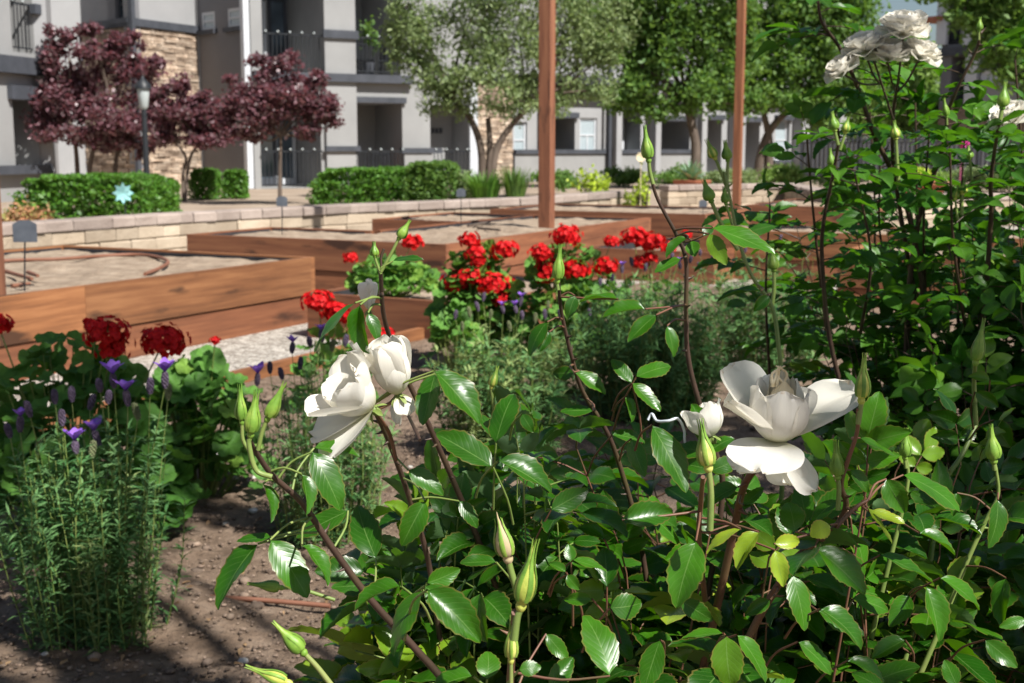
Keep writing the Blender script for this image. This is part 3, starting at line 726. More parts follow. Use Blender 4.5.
window(P, op[0][0] + .15, op[0][1] - .1, zb2 + .1, op[0][3] - .1, .9, lw, 'glass', 'trim', sill=False)
door(P, op[1][0] + .2, op[1][1] - .2, op[1][2], op[1][2] + 2.1, .9, lw, 'trim', 'glass')
railing(P, op[1][0], op[1][1], .05, op[1][2], op[1][2] + 1.0, lw)
A2 = PX(46, 27.2); B2 = PX(53, 33); wallmesh(A2, B2, -.02, HT, [], ['stucco_l'], lw, 'side_wall')

# --- far row
fr = empty('apartment_building', (*PX(660, 47), 0), 'pale two-tone building row half hidden behind the olive-green trees', 'apartment building')
A, B = PX(512, 41), PX(700, 46)
rr = [(514, 122, 527, 158, .12), (553, 118, 575, 178, 1.2), (580, 118, 597, 152, .1), (620, 110, 641, 178, .8), (657, 121, 690, 178, 1.6)]
op = ops_px(A, B, rr, .5)
P, Ln = wallmesh(A, B, -.02, 8.5, op, ['stucco_l'], fr)
window(P, *op[0][:4], .12, fr, 'blind', 'white', 1); window(P, *op[2][:4], .1, fr, 'blind', 'white', 2, True)
door(P, op[3][0] + .12, op[3][1] - .1, .05, 2.3, .8, fr, 'white', 'blind')
for o in (op[1], op[4], op[3]): b = MB(); bx(b, P, o[0] - .1, o[1] + .1, -.12, -.003, o[3], o[3] + .18); b.build('lintel', 'trim', fr, False)
b = MB(); bx(b, P, 0, Ln, -.22, -.003, .88, 1.02); b.build('ledge', 'trim', fr, False)
b = MB(); bx(b, P, 0, Ln, -.16, -.003, 0, .88); b.build('low_wall', 'stucco', fr, False)
for px in (541, 609, 648, 694):
    s, _ = onwall(px, 150, A, B); b = MB(); bx(b, P, s - .1, s + .14, -.5, -.225, 0, 3.1); b.build('pillar', 'stucco_l', fr, False)
s, _ = onwall(604, 100, A, B); b = MB(); bx(b, P, s - .05, s + .05, -.35, -.24, 0, 8); b.build('downpipe', 'trim', fr, False)
zb = 3.1; b = MB(); bx(b, P, 0, Ln, -.6, -.003, zb, zb + .25); b.build('trim_band', 'trim', fr, False)
A, B = PX(700, 46), PX(842, 51)
rr = [(706, 120, 722, 178, 1.0), (742, 122, 760, 178, 1.2), (716 + 60, 120, 790, 160, .2), (800, 118, 815, 178, 1)]
op = ops_px(A, B, rr, .5)
P, Ln = wallmesh(A, B, -.02, 8.5, op, ['stucco_l'], fr, 'wall'); window(P, *op[2][:4], .2, fr)
for o in op: b = MB(); bx(b, P, o[0] - .1, o[1] + .1, -.12, -.003, o[3], o[3] + .18); b.build('lintel', 'trim', fr, False)
for px in (731, 795, 818):
    s, _ = onwall(px, 150, A, B); b = MB(); bx(b, P, s - .18, s + .2, -.5, -.02, 0, 4.5); b.build('pillar', 'stucco_l', fr, False)
b = MB(); bx(b, P, 0, Ln, -.6, -.003, 3.1, 3.3); b.build('trim_band', 'trim', fr, False)

# --- right building
rb = empty('apartment_building', (*PX(980, 44), 0), 'grey balcony building at the upper right behind the tall rose stems', 'apartment building')
A, B = PX(932, 46), PX(1120, 40)
rr = [(948, -60, 965, 44, 1.5), (983, -60, 1015, 44, 1.5), (952, 56, 968, 106, 1.5), (982, 57, 1024, 104, 1.5)]
op = ops_px(A, B, rr, 1.5); P, Ln = wallmesh(A, B, -.02, 11, op, ['stucco_d', 'stone'], rb, zsplit=onwall(980, 107, A, B)[1])
zb = onwall(975, 50, A, B)[1]; b = MB(); bx(b, P, 0, Ln, -.2, -.003, zb - .14, zb + .12); b.build('trim_band', 'trim', rb, False)
for px0, px1, y0, y1 in ((938, 948, -80, 46), (965, 982, -80, 46), (969, 981, 54, 107)):
    s0 = onwall(px0, 50, A, B)[0]; s1 = onwall(px1, 50, A, B)[0]; z1 = onwall(px0, y0, A, B)[1]; z0 = onwall(px0, y1, A, B)[1]
    b = MB(); bx(b, P, s0, s1, -.15, -.003, z0 + .02, z1); b.build('pillar', 'white', rb, False)
s0, z0 = onwall(1000, 82, A, B); s1, z1 = onwall(1016, 57, A, B); window(P, s0, s1, z0, z1, 1.5, rb, 'glass', 'trim', sill=False)
for o in op[:2]: railing(P, o[0], o[1], .05, o[2], o[2] + 1.0, rb)
o = op[3]; b = MB(); bx(b, P, o[0], o[1], -.02, .12, o[2], o[2] + .85); b.build('balcony_wall', 'stucco', rb, False)
s, z = onwall(992, 77, A, B); q = np.array(P(s, -.2, z)); b = MB()
th = np.linspace(0, 2 * math.pi, 16, endpoint=False)
V = [q + (0, -.0, 0)] + [q + np.array([math.cos(a) * r, -.12 * (r / .3) ** 2, math.sin(a) * r * .75]) for r in (.16, .31) for a in th]
b.add(V, [(0, 1 + i, 1 + (i + 1) % 16) for i in range(16)] + [(1 + i, 17 + i, 17 + (i + 1) % 16, 1 + (i + 1) % 16) for i in range(16)])
tube(b, [q + (0, 0, -.05), q + (0, -.3, -.12)], .015); tube(b, [q, q + (0, .25, -.3)], .025); b.build('satellite_dish', 'white', rb)
b = MB(); P0 = P(-.6, -.3, onwall(932, 22, A, B)[1]); z0 = P0[2]
bx(b, P, -.9, .1, -.4, 3, z0, z0 + .15); b.build('roof_edge', 'tile', rb, False)
# --- dark fence
fn = empty('metal_fence', (*PX(900, 39), 0), 'dark grey picket fence crossing behind the right rose bush', 'fence')
A, B = PX(798, 41), PX(1100, 38)
t_ = nrm(B - A); n_ = np.array([-t_[1], t_[0]]); Ln = np.linalg.norm(B - A)
def P(s, d, z): q = A + t_ * s + n_ * d; return (q[0], q[1], z)
b = MB(); s = 0
while s < Ln: bx(b, P, s, s + .035, 0, .02, .1, 1.5); s += .13
bx(b, P, 0, Ln, .022, .05, .2, .26); bx(b, P, 0, Ln, .022, .05, 1.3, 1.36); b.build('pickets', 'trim', fn, False)
for k in range(6): b = MB(); bx(b, P, k * Ln / 5 - .04, k * Ln / 5 + .04, .052, .13, 0, 1.62); b.build('fence_post', 'trim', fn, False)
b = MB(); bx(b, P, 0, Ln, .055, .07, .12, 1.28); b.build('screen_panel', 'stucco_d', fn, False)

# ------------------------------------------------------------------ street lamp
def lamp(px, pybase, d, ztop, label):
    p = W(px, 180, d); x, y = p[0], p[1]
    root = empty('street_lamp', (x, y, 0), label, 'street lamp')
    b = MB(); tube(b, [(x, y, 0), (x, y, ztop - .45)], .055, .045, 10); ell(b, (x, y, .12), (.11, .11, .14)); b.build('lamp_post', 'metal', root)
    b = MB(); tube(b, [(x, y, ztop - .45), (x, y, ztop - .40), (x, y, ztop - .12), (x, y, ztop - .06)], 0, sides=8, rr=[.04, .08, .11, .10]); b.build('lantern', 'lampglass', root)
    b = MB(); tube(b, [(x, y, ztop - .1), (x, y, ztop - .02), (x, y, ztop + .06), (x, y, ztop + .13)], 0, sides=8, rr=[.145, .135, .05, .012]); b.build('lantern_cap', 'metal', root)
lamp(147, 190, 22.5, 2.18, 'black post lamp with a small lantern between the purple trees')

# ------------------------------------------------------------------ background planting
def tree(label, base, d, trunks, clumps, n, leaf, mat, trad=.09, name='tree', aspect=.6, group=None, tight=.34, up=.5, barkm='bark', sub=14):
    """trunks: list of pixel polylines from the ground up; clumps: (px,py,rx_px,rz_px,dy)"""
    p0 = W(base, 160, d); p0[2] = 0
    root = empty(name, p0, label, 'tree', group)
    b = MB(); c = MB(); cl = []
    for (px, py, rx, rz, dy) in clumps:
        q = W(px, py, d + dy); cl.append((q, rx * d / FPX, rz * d / FPX))
    tips = []
    for tr in trunks:
        pts = [W(x, y, d) for x, y in tr]; pts[0][2] = min(pts[0][2], 0)
        pts = [pts[0] * (1, 1, 0)] + pts if pts[0][2] > .05 else pts
        tube(b, catmull(pts, 5), trad, trad * .55, 8); tips.append(pts[-1])
    area = sum(rx * rz for _, rx, rz in cl)
    for q, rx, rz in cl:
        tp = min(tips, key=lambda t: np.linalg.norm(t - q)); mid = (tp + q) / 2 + (0, 0, -.1 * rx) + rng.normal(size=3) * .08
        tube(b, catmull([tp, mid, q], 4), trad * .5, trad * .15, 6)
        pts, subs = blob_pts(q, (rx, rx * .9, rz), int(n * rx * rz / area), sub, tight)
        pts = pts[pts[:, 2] > .3]
        leafcloud(c, pts, leaf, aspect, up)
        for s_ in subs[:7]: tube(b, [q, (q + s_) / 2 + rng.normal(size=3) * .05, s_], trad * .16, trad * .06, 4, False)
    b.build('trunk', barkm, root); c.build('crown', mat, root)
    return root
PT = 'purple-leaved trees in front of the buildings'
tree('large purple-leaved tree spreading left of the street lamp', 80, 27, [[(78, 185), (76, 150), (70, 120)], [(86, 185), (92, 155), (105, 120)], [(116, 188), (116, 160), (128, 130)]],
     [(60, 110, 30, 22, 0), (95, 92, 44, 28, .3), (58, 78, 20, 18, 0), (52, 50, 14, 22, 0), (68, 36, 14, 8, 0), (98, 48, 26, 16, 0), (88, 30, 14, 9, 0), (125, 44, 18, 14, .3), (134, 70, 26, 18, .2), (75, 135, 36, 12, -.3), (122, 122, 38, 20, -.2), (112, 142, 24, 12, 0), (48, 130, 12, 16, 0), (158, 62, 14, 8, 0), (150, 92, 26, 14, .2), (155, 122, 24, 16, .2), (140, 148, 16, 10, 0)], 19000, .092, 'purple_leaf', .06, aspect=.85, group=PT, tight=.27, sub=16, up=1.2)
tree('slender purple-leaved tree just right of the street lamp', 185, 26, [[(184, 205), (183, 175), (186, 158), (178, 145)], [(184, 180), (190, 158), (204, 140)]],
     [(178, 112, 30, 18, 0), (202, 118, 24, 18, .2), (178, 84, 14, 10, 0), (206, 96, 12, 8, 0), (206, 138, 24, 10, 0), (168, 136, 20, 10, .1), (222, 126, 12, 12, 0), (160, 96, 12, 10, 0)], 8000, .088, 'purple_leaf', .04, aspect=.85, group=PT, tight=.29, sub=14, up=1.2)
tree('round-headed purple tree on a straight thin trunk before the balcony', 281, 24.5, [[(280, 205), (280, 170), (281, 135)]],
     [(281, 92, 40, 24, 0), (258, 108, 30, 22, -.2), (308, 106, 28, 20, .2), (262, 66, 16, 12, 0), (284, 62, 18, 10, 0), (240, 100, 16, 18, 0), (328, 104, 16, 12, 0), (250, 132, 22, 10, 0), (305, 132, 18, 8, 0), (230, 80, 9, 6, 0), (318, 78, 12, 8, 0), (335, 122, 8, 6, 0), (225, 118, 10, 12, 0)], 11500, .085, 'purple_leaf', .045, aspect=.85, group=PT, tight=.29, sub=14, up=1.2)
tree('airy olive-green tree with forked trunks left of the tall post', 488, 27, [[(482, 186), (481, 150), (470, 118), (452, 95)], [(490, 186), (495, 155), (508, 130), (530, 105)], [(488, 186), (490, 150), (488, 118)]],
     [(425, 35, 36, 40, 0), (470, 20, 48, 50, .3), (440, 85, 34, 28, 0), (480, 78, 44, 34, -.4), (520, 40, 50, 50, 0), (560, 75, 38, 34, .3), (520, 95, 36, 26, 0), (410, 5, 30, 30, 0), (575, 25, 38, 44, 0), (500, -30, 80, 40, 0), (600, 60, 24, 26, .3), (408, 62, 22, 18, 0), (560, 105, 20, 16, 0), (610, 30, 28, 36, .3), (600, 90, 22, 18, .2), (400, 35, 22, 26, 0), (455, 105, 22, 14, 0), (575, -10, 50, 30, 0)], 31000, .11, 'olive_leaf', .09, aspect=.4, tight=.24, sub=26)
tree('deep green broad tree right of the tall post', 697, 34, [[(692, 178), (696, 150), (690, 118), (684, 95)]],
     [(640, 75, 34, 26, 0), (680, 45, 50, 44, 0), (700, 90, 34, 24, -.4), (650, 20, 52, 44, .3), (725, 70, 26, 40, 0), (640, 105, 20, 16, 0), (705, 10, 50, 40, 0), (608, 52, 26, 20, 0), (592, 20, 26, 26, 0), (735, 20, 26, 30, 0), (745, 105, 20, 16, 0), (625, 95, 24, 18, 0), (662, 108, 26, 14, 0), (640, 45, 30, 30, .4), (735, 50, 30, 30, .3), (700, -30, 70, 30, 0)], 28000, .15, 'green_leaf', .15, aspect=.55, tight=.24, sub=26)
tree('leaning green tree with a curved trunk beside the distant dark post', 760, 38, [[(757, 175), (762, 150), (774, 125), (800, 100)], [(768, 175), (769, 140), (764, 115)]],
     [(765, 60, 40, 36, 0), (800, 90, 38, 26, 0), (790, 25, 48, 40, 0), (840, 55, 40, 34, 0), (770, 95, 28, 20, -.4), (850, 20, 36, 30, 0), (752, 30, 24, 34, 0), (820, 115, 26, 16, .3), (755, 75, 26, 28, 0), (850, 90, 28, 24, .2), (830, -5, 50, 30, .2), (800, -20, 70, 26, 0)], 28000, .16, 'green_leaf', .15, aspect=.55, tight=.25, sub=26)
tree('pale leafy tree beyond the fence behind the rose cluster', 880, 52, [[(872, 170), (874, 130), (878, 100)]],
     [(870, 95, 34, 34, 0), (905, 60, 24, 30, 0), (915, 105, 30, 28, 0), (850, 120, 30, 22, 0), (930, 75, 22, 30, .5), (875, 60, 28, 24, 0), (905, 30, 14, 12, 0)], 14000, .24, 'pale_leaf', .16, aspect=.6, tight=.34)
tree('darker bushy tree behind the fence, left of the right building', 915, 47, [[(905, 170), (905, 140)]],
     [(900, 108, 26, 26, 0), (925, 115, 22, 20, 0), (885, 90, 14, 18, 0)], 6000, .2, 'green_leaf', .12)
tree('dark tree crown filling the upper right corner', 1050, 30, [[(1060, 175), (1050, 120), (1040, 60)]],
     [(995, 30, 34, 28, 0), (1030, 45, 30, 34, 0), (975, 12, 26, 18, 0), (1010, -5, 50, 26, 0), (1045, 85, 24, 26, 0), (950, -8, 34, 12, 0)], 12000, .16, 'green_leaf', .12)

def shrub(label, px, pybot, pytop, wpx, d, n, leaf, mat, name='hedge', cat='hedge', boxy=False, group=None, aspect=.6, young=0, dy=.8):
    p = W(px, pybot, d); x0 = p[0]; z0 = 0.; zt = W(px, pytop, d)[2]; hw = wpx / 2 * d / FPX; dp = min(hw, dy)
    root = empty(name, (x0, d, 0), label, cat, group); c = MB(); b = MB()
    if boxy:
        n = int(n * 1.6)
        q = rng.uniform(-1, 1, (n, 3)); f = rng.random(n) < .68; ax = rng.integers(0, 3, n)
        ax = np.where(rng.random(n) < .35, 2, ax); sg = np.where(ax == 2, 1, rng.choice([-1, 1], n))
        q[np.arange(n)[f], ax[f]] = (sg * rng.uniform(.85, 1.02, n))[f]
        # rounded clipped shoulders
        rr_ = (np.abs(q[:, 0]) ** 4 + np.abs(q[:, 2] * (q[:, 2] > 0)) ** 3.2) ** .28; q[rr_ > 1] /= rr_[rr_ > 1][:, None]
        ln = np.array([noise.noise(Vector((a * 4, b2 * 3, c2 * 3))) for a, b2, c2 in q]) * .22
        q *= (1 + ln)[:, None]
    else:
        q, _ = blob_pts((0, 0, .0), (.85, .85, .8), n, 16, .33)
    z = (z0 + zt) / 2 + q[:, 2] * (zt - z0) / 2
    C = np.stack([x0 + q[:, 0] * hw, d + q[:, 1] * dp, z], 1); C = C[C[:, 2] > .02]
    leafcloud(c, C, leaf, aspect, .6, young=young)
    for k in range(7):
        a = rng.uniform(-.6, .6); tube(b, [(x0 + a * hw * .5, d, 0), (x0 + a * hw, d + rng.uniform(-.3, .3) * dp, zt * .6)], .02, .008, 5)
    b.build('stem', 'bark', root); c.build('foliage', mat, root); return root
shrub('bright glossy green shrub under the large purple tree', 98, 205, 176, 124, 20, 9000, .075, 'hedge_leaf', boxy=True)
shrub('small clipped green shrub at the foot of the lamp', 163, 205, 181, 28, 21, 2500, .06, 'hedge_leaf', boxy=True)
shrub('clipped green bush before the grey wall, left one of two', 206, 198, 170, 26, 27, 2600, .07, 'hedge_leaf', boxy=True)
shrub('clipped green bush before the grey wall, right one of two', 236, 198, 171, 22, 27.5, 2300, .07, 'hedge_leaf', boxy=True)
shrub('long dark clipped hedge in front of the patio railing', 380, 200, 169, 120, 25, 13000, .07, 'hedge_leaf', boxy=True)
shrub('rounded end bush of the clipped hedge near the stone corner', 433, 200, 163, 52, 24.5, 4200, .07, 'green_leaf', boxy=True)
shrub('pinkish yellow shrub beside the block wall at the left edge', 18, 222, 196, 60, 13.5, 2600, .05, 'red_tip', 'shrub', 'shrub', young=.2)
for k, (px, t, wd, d, m, lb) in enumerate([(555, 168, 50, 30, 'green_leaf', 'low dark shrub behind the tall post'), (470, 172, 30, 24, 'olive_leaf', 'spiky grey-green shrub at the forked tree foot'),
        (675, 165, 60, 34, 'green_leaf', 'dark low shrub beneath the broad green tree'), (730, 168, 60, 34, 'olive_leaf', 'soft green shrub left of the distant dark post'),
        (783, 160, 46, 33, 'pale_leaf', 'light green shrub right of the distant dark post'), (622, 166, 40, 36, 'green_leaf', 'shadowed shrub in front of the pale building row'),
        (835, 168, 60, 33, 'olive_leaf', 'silvery shrub at the near end of the dark fence'), (905, 165, 90, 33, 'pale_leaf', 'pale flowering shrub row in front of the fence'),
        (985, 163, 80, 32, 'olive_leaf', 'leafy shrub in front of the fence at the far right')]):
    shrub(lb, px, 195, t, wd, d, 3000, .09 if m != 'pale_leaf' else .1, m, 'shrub', 'shrub')
def blades(label, px, pybase, pytop, wpx, d, n, mat, name='ornamental_grass'):
    x0, _, _ = W(px, pybase, d); zt = W(px, pytop, d)[2]; hw = wpx / 2 * d / FPX; mb = MB()
    for k in range(n):
        a = random.uniform(0, 6.28); r = random.random() * hw * .35; b0 = np.array([x0 + math.cos(a) * r, d + math.sin(a) * r, 0])
        tip = b0 + (math.cos(a) * hw * random.uniform(.3, 1), math.sin(a) * hw * .6, zt * random.uniform(.6, 1)); md = (b0 + tip) / 2 + (0, 0, zt * .2)
        ww = .015; s = np.array([-math.sin(a), math.cos(a), 0]) * ww
        mb.add([b0 - s, b0 + s, md - s, md + s, tip], [(0, 1, 3, 2), (2, 3, 4)], (0, .5, random.random()))
    tag(mb.build(name, mat), label, 'ornamental grass')
blades('arching green ornamental grass left of the tall post', 485, 200, 168, 50, 22, 260, 'hedge_leaf')
blades('ornamental grass tuft right beside the tall post foot', 515, 198, 164, 36, 22, 200, 'green_leaf')
# garden pinwheel
M['teal'] = mat_noise('pale_teal_foil', [(.3, (.22, .5, .5)), (.7, (.4, .68, .66))], 9, rough=.3, bstr=0)
q = W(124, 193, 15.2); pw = empty('garden_pinwheel', (q[0], 15.2, 0), 'pale teal flower pinwheel standing before the bright glossy shrub', 'pinwheel')
b = MB(); tube(b, [(q[0], 15.22, 0), (q[0], 15.22, q[2])], .008); b.build('stake', 'metal', pw)
for k in range(8):
    a = k * math.pi / 4; d_ = np.array([math.cos(a), -.15, math.sin(a)]); s_ = np.array([-math.sin(a), .25, math.cos(a)]) * .035; b = MB()
    q0 = q + (0, -.02, 0); b.add([q0, q0 + d_ * .07 - s_, q0 + d_ * .13, q0 + d_ * .07 + s_], [(0, 1, 2, 3)]); b.build('petal', 'teal', pw, False)
# agave in terracotta pot
p = W(692, 182, 28); ag = empty('potted_agave', (p[0], p[1], 0), 'pale rosette agave growing in a terracotta pot near the block wall', 'potted plant')
b = MB(); tube(b, [(p[0], p[1], 0), (p[0], p[1], .28), (p[0], p[1], .3), (p[0], p[1], .38)], 0, sides=14, rr=[.26, .36, .41, .42]); b.build('pot', 'terracotta', ag)
b = MB()
for k in range(30):
    a = k * 2.4; el = .15 + 1.2 * k / 30; L_ = .52; dr = np.array([math.cos(a) * math.cos(el), math.sin(a) * math.cos(el), math.sin(el)]); sd = np.array([-math.sin(a), math.cos(a), 0]) * .055
    o = np.array([p[0], p[1], .38]); b.add([o - sd * .7, o + sd * .7, o + dr * L_ * .5 - sd, o + dr * L_ * .5 + sd, o + dr * L_ + (0, 0, -.03)], [(0, 1, 3, 2), (2, 3, 4)], (0, .5, random.random()))
b.build('leaves', 'agave', ag, False)
for k, (px, pt, wd, d, lb) in enumerate([(594, 160, 44, 20, 'vivid yellow-green leafy plant by the end of the long wall'), (643, 165, 22, 17.5, 'yellow-green trailing plant in the gap between the two walls'), (630, 190, 20, 18.5, 'small lime seedling drooping over the wall end')]):
    shrub(lb, px, 200, pt, wd, d, 500 if k == 0 else 220, .075, 'yellow_leaf', 'lime_plant', 'plant')
b = MB(); q = W(641, 157, 17.4)
for k in range(9):
    a = k * .7; c_ = np.array([math.cos(a), 0, math.sin(a)]) * .045; sd = np.array([-math.sin(a), 0, math.cos(a)]) * .028
    b.add([q, q + c_ - sd, q + c_ * 1.6 + (0, -.02, 0), q + c_ + sd], [(0, 1, 2, 3)], (0, .8, .5))
tube(b, [(q[0], q[1], 0), q], .006); b.add([q], [], None) if False else None
tag(b.build('orange_flower', 'stamen'), 'orange-yellow flower above the lime plant near the tall rose bud', 'flower')
b = MB(); q = W(962, 141, 26)
pts, _ = blob_pts(q, (.17, .15, .13), 200, 8, .3); leafcloud(b, pts, .09, .8); tube(b, [(q[0], q[1], 0), q], .01)
tag(b.build('magenta_flowers', 'pink'), 'magenta flower cluster on a stalk in front of the fence', 'flowers')
p = W(920, 183, 20); pr = empty('terracotta_planter', (p[0], p[1], 0), 'orange terracotta planter glimpsed between the right rose leaves', 'planter')
b = MB(); tube(b, [(p[0], p[1], 0), (p[0], p[1], .48), (p[0], p[1], .5), (p[0], p[1], .56)], 0, sides=14, rr=[.25, .38, .43, .43]); b.build('pot', 'terracotta', pr)
pts, _ = blob_pts((p[0], p[1], .62), (.4, .35, .14), 260, 8, .3); b = MB(); leafcloud(b, pts, .09, .7); b.build('foliage', 'yellow_leaf', pr)

# off-frame shade tree whose boughs dapple the planting
def shade_tree():
    root = empty('tree', (4.3, -2.6, 0), 'broad leafy tree standing behind the viewer and shading the planting', 'tree')
    tg = [((-1.3, 2.75, .3), .2), ((-.75, 2.35, .1), .22), ((-1.1, 3.3, .35), .26), ((-1.35, 3.3, .2), .45), ((-.5, 2.05, .0), .26), ((-1.9, 3.6, .3), .42), ((-1.3, 2.2, 0), .4), ((-.9, 3.6, .1), .2),
          ((1.0, 2.4, .35), .3), ((1.3, 2.7, .6), .45), ((1.5, 2.1, .5), .4), ((.95, 3.9, .2), .5), ((.45, 4.4, .2), .3), ((1.5, 4.2, .2), .5), ((.6, 3.2, 0), .3), ((.9, 2.1, .15), .35), ((1.6, 3.2, .4), .5), ((1.3, 2.4, .7), .45), ((.8, 2.1, .6), .26), ((1.2, 2.3, .5), .36), ((1.6, 2.5, 1.0), .4), ((.62, 4.0, .25), .4), ((.45, 4.6, .3), .4), ((.95, 4.4, .3), .5)]
    b, c = MB(), MB(); top = np.array([4.2, -2.4, 2.6]); tube(b, catmull([(4.3, -2.6, 0), (4.25, -2.5, 1.4), top], 5), .17, .12, 10)
    for k, (T, r) in enumerate(tg):
        h = 3.6 + .5 * (k % 3); q = np.array(T) + SUN * (h / SUN[2])
        tube(b, catmull([top, (top + q) / 2 + (0, 0, .35), q], 5), .06, .012, 6)
        pts, _ = blob_pts(q, (r, r, r * .8), int(1500 * r), 12, .42); leafcloud(c, pts, .085, .55, .4)
    b.build('trunk', 'bark', root); c.build('crown', 'green_leaf', root)
shade_tree()

# ------------------------------------------------------------------ lavender
def lav_leafstrip(mb, p, d, L_, wd, r):
    d = nrm(d); s = nrm(np.cross(d, (0, 0, 1)) + rng.normal(size=3) * .3) * wd; n = np.cross(s, d); n = nrm(n) * L_ * .12
    if n[2] > 0: n = -n
    m = p + d * L_ * .5 - n * .5; t = p + d * L_ + n * .6
    mb.add([p - s * .5, p + s * .5, m - s, m + s, t], [(0, 1, 3, 2), (2, 3, 4)], [(0, 0, r), (0, 0, r), (1, .5, r), (-1, .5, r), (0, 1, r)])
def lavender(label, px, pybase, pytop, wpx, nst, nleaf, heads, d=None, young=.12, leafL=.03, wd=.0018, headmat=None):
    base = G(px, pybase, .02) if d is None else W(px, pybase, d); base[2] = .01; d = base[1]
    zt = W(px, pytop, d)[2]; hw = wpx / 2 * d / FPX
    root = empty('lavender', base, label, 'lavender', 'lavender plants in the garden soil')
    st, lf = MB(), MB(); hs = []
    tops = []
    for (hx, hy, *_) in heads: tops.append(W(hx, hy, d + rng.uniform(-.6, .6) * hw))
    for k in range(nst):
        a = rng.uniform(0, 6.28); rr_ = math.sqrt(rng.random()); 
        if k < len(tops): t = tops[k]; b0 = base + ((t[0] - base[0]) * .45, (t[1] - base[1]) * .4, 0)
        else:
            b0 = base + (math.cos(a) * rr_ * hw * .7, math.sin(a) * rr_ * hw * .6, 0); hh = (zt - .02) * rng.uniform(.55, 1.02) * (1 - .22 * rr_ ** 2)
            t = base + (math.cos(a) * rr_ * hw * rng.uniform(.75, 1.1), math.sin(a) * rr_ * hw * .95, hh)
        mid = (b0 + t) / 2 + rng.normal(size=3) * .012 + (0, 0, .02)
        P_ = catmull([b0, mid, t], 5); tube(st, P_, .0016, .0009, 4, False); P_ = np.array(P_); n = nleaf; nodes = max(8, nleaf // 5)
        yr = 1.45 if rng.random() < young else rng.random()
        for j in range(n):
            s = min(1, round(rng.uniform(.02, 1.0 if k >= len(tops) else .88) * nodes) / nodes + rng.normal() * .004) * (len(P_) - 1); s = max(0, s); i = min(int(s), len(P_) - 2); q = P_[i] + (P_[i + 1] - P_[i]) * (s - i)
            ax = nrm(P_[i + 1] - P_[i]); sd = nrm(np.cross(ax, rng.normal(size=3)))
            lav_leafstrip(lf, q, sd * 1.0 + ax * rng.uniform(.0, .8), leafL * rng.uniform(.55, 1.15), wd, min(yr + rng.uniform(-.2, .2), 1.6) if yr < 1 else yr)
    st.build('stems', 'cane_green', root); lf.build('foliage', 'lav_leaf', root)
    for k, (hx, hy, kind) in enumerate(heads):
        q = tops[k]; b = MB(); hs_ = 1.02 if d < 3 else 1.0; hl = (.026 * rng.uniform(.85, 1.15) if kind != 'g' else .03) * hs_
        lean = nrm((rng.normal() * .15, rng.normal() * .15, 1))
        for i in range(42):
            z = (i / 42); a = i * 2.4; rad = .0058 * hs_ * math.sin(math.pi * (.12 + .8 * z)) ** .5; c_ = q + lean * (z * hl) + np.array([math.cos(a), math.sin(a), 0]) * rad
            ell(b, c_, (.0026 * hs_, .0026 * hs_, .0034 * hs_), 5, 4, 0, (0, 0, rng.random()))
        tube(b, [q - lean * .004, q + lean * hl], .0045 * hs_, .003, 6)
        o = b.build('flower_spike', 'lav_head_g' if kind == 'g' else 'lav_head', root)
        if kind in 'pP':
            f = MB(); top = q + lean * hl; sc = (1.3 if kind == 'p' else 1.9)
            for i in range(6):
                a = i * 1.05 + rng.uniform(-.3, .3); dr = nrm((math.cos(a) * .6, math.sin(a) * .6, .9)); add_petal(f, top, dr, (0, 0, 1), .018 * sc * rng.uniform(.8, 1.2), .010 * sc, .15, .5, seed=i, nu=4, nv=4)
            f.build('bracts', 'purple_petal', o)
    return root

# ------------------------------------------------------------------ petals and flowers
def petal_grid(L_, Wd, cup, bend, ruffle=.0, notch=.0, seed=0, nu=9, nv=10, power=.6, base_w=.25):
    u = np.linspace(-1, 1, nu); v = np.linspace(0, 1, nv); uu, vv = np.meshgrid(u, v)
    prof = np.interp(vv, [0, .08, .2, .35, .5, .65, .78, .88, .95, 1], [base_w, base_w + .17, base_w + .38, .84, .95, 1, .96, .82, .58, .22])
    x = uu * prof * Wd / 2; a = bend * vv           # bend: total angle along the length
    y = L_ * np.where(abs(bend) < 1e-3, vv, np.sin(a) / (bend if abs(bend) > 1e-3 else 1)); z = -L_ * np.where(abs(bend) < 1e-3, 0, (1 - np.cos(a)) / (bend if abs(bend) > 1e-3 else 1))
    z = z + cup * (uu ** 2) * prof * Wd / 2
    x = x * (1 - .18 * abs(cup) * uu ** 2)
    ph = seed * 1.7
    z = z + ruffle * L_ * (np.sin(uu * 5 + ph) * .5 + np.sin(uu * 9 + ph * 2.3 + vv * 2) * .35) * vv ** 2.5
    y = y - notch * L_ * np.exp(-(uu / .3) ** 2) * vv ** 4 + ruffle * .35 * L_ * np.sin(uu * 7 + ph) * vv ** 4
    if nu > 6:
        cr = np.array([[noise.noise(Vector((float(a_) * 1.6, float(b_) * 1.3, seed * 3.7))) + .45 * noise.noise(Vector((float(a_) * 4.5, float(b_) * 1.8, seed * 5.1 + 9))) for a_, b_ in zip(r1_, r2_)] for r1_, r2_ in zip(uu, vv)])
        z = z + cr * L_ * .075 * vv
    V = np.stack([x, y, z], -1).reshape(-1, 3)
    A = np.stack([uu, vv, np.full_like(uu, (seed * .37) % 1)], -1).reshape(-1, 3)
    i = np.arange(nv - 1)[:, None] * nu; j = np.arange(nu - 1)[None]
    F = np.stack([i + j, i + j + 1, i + nu + j + 1, i + nu + j], -1).reshape(-1, 4)
    return V, F, A
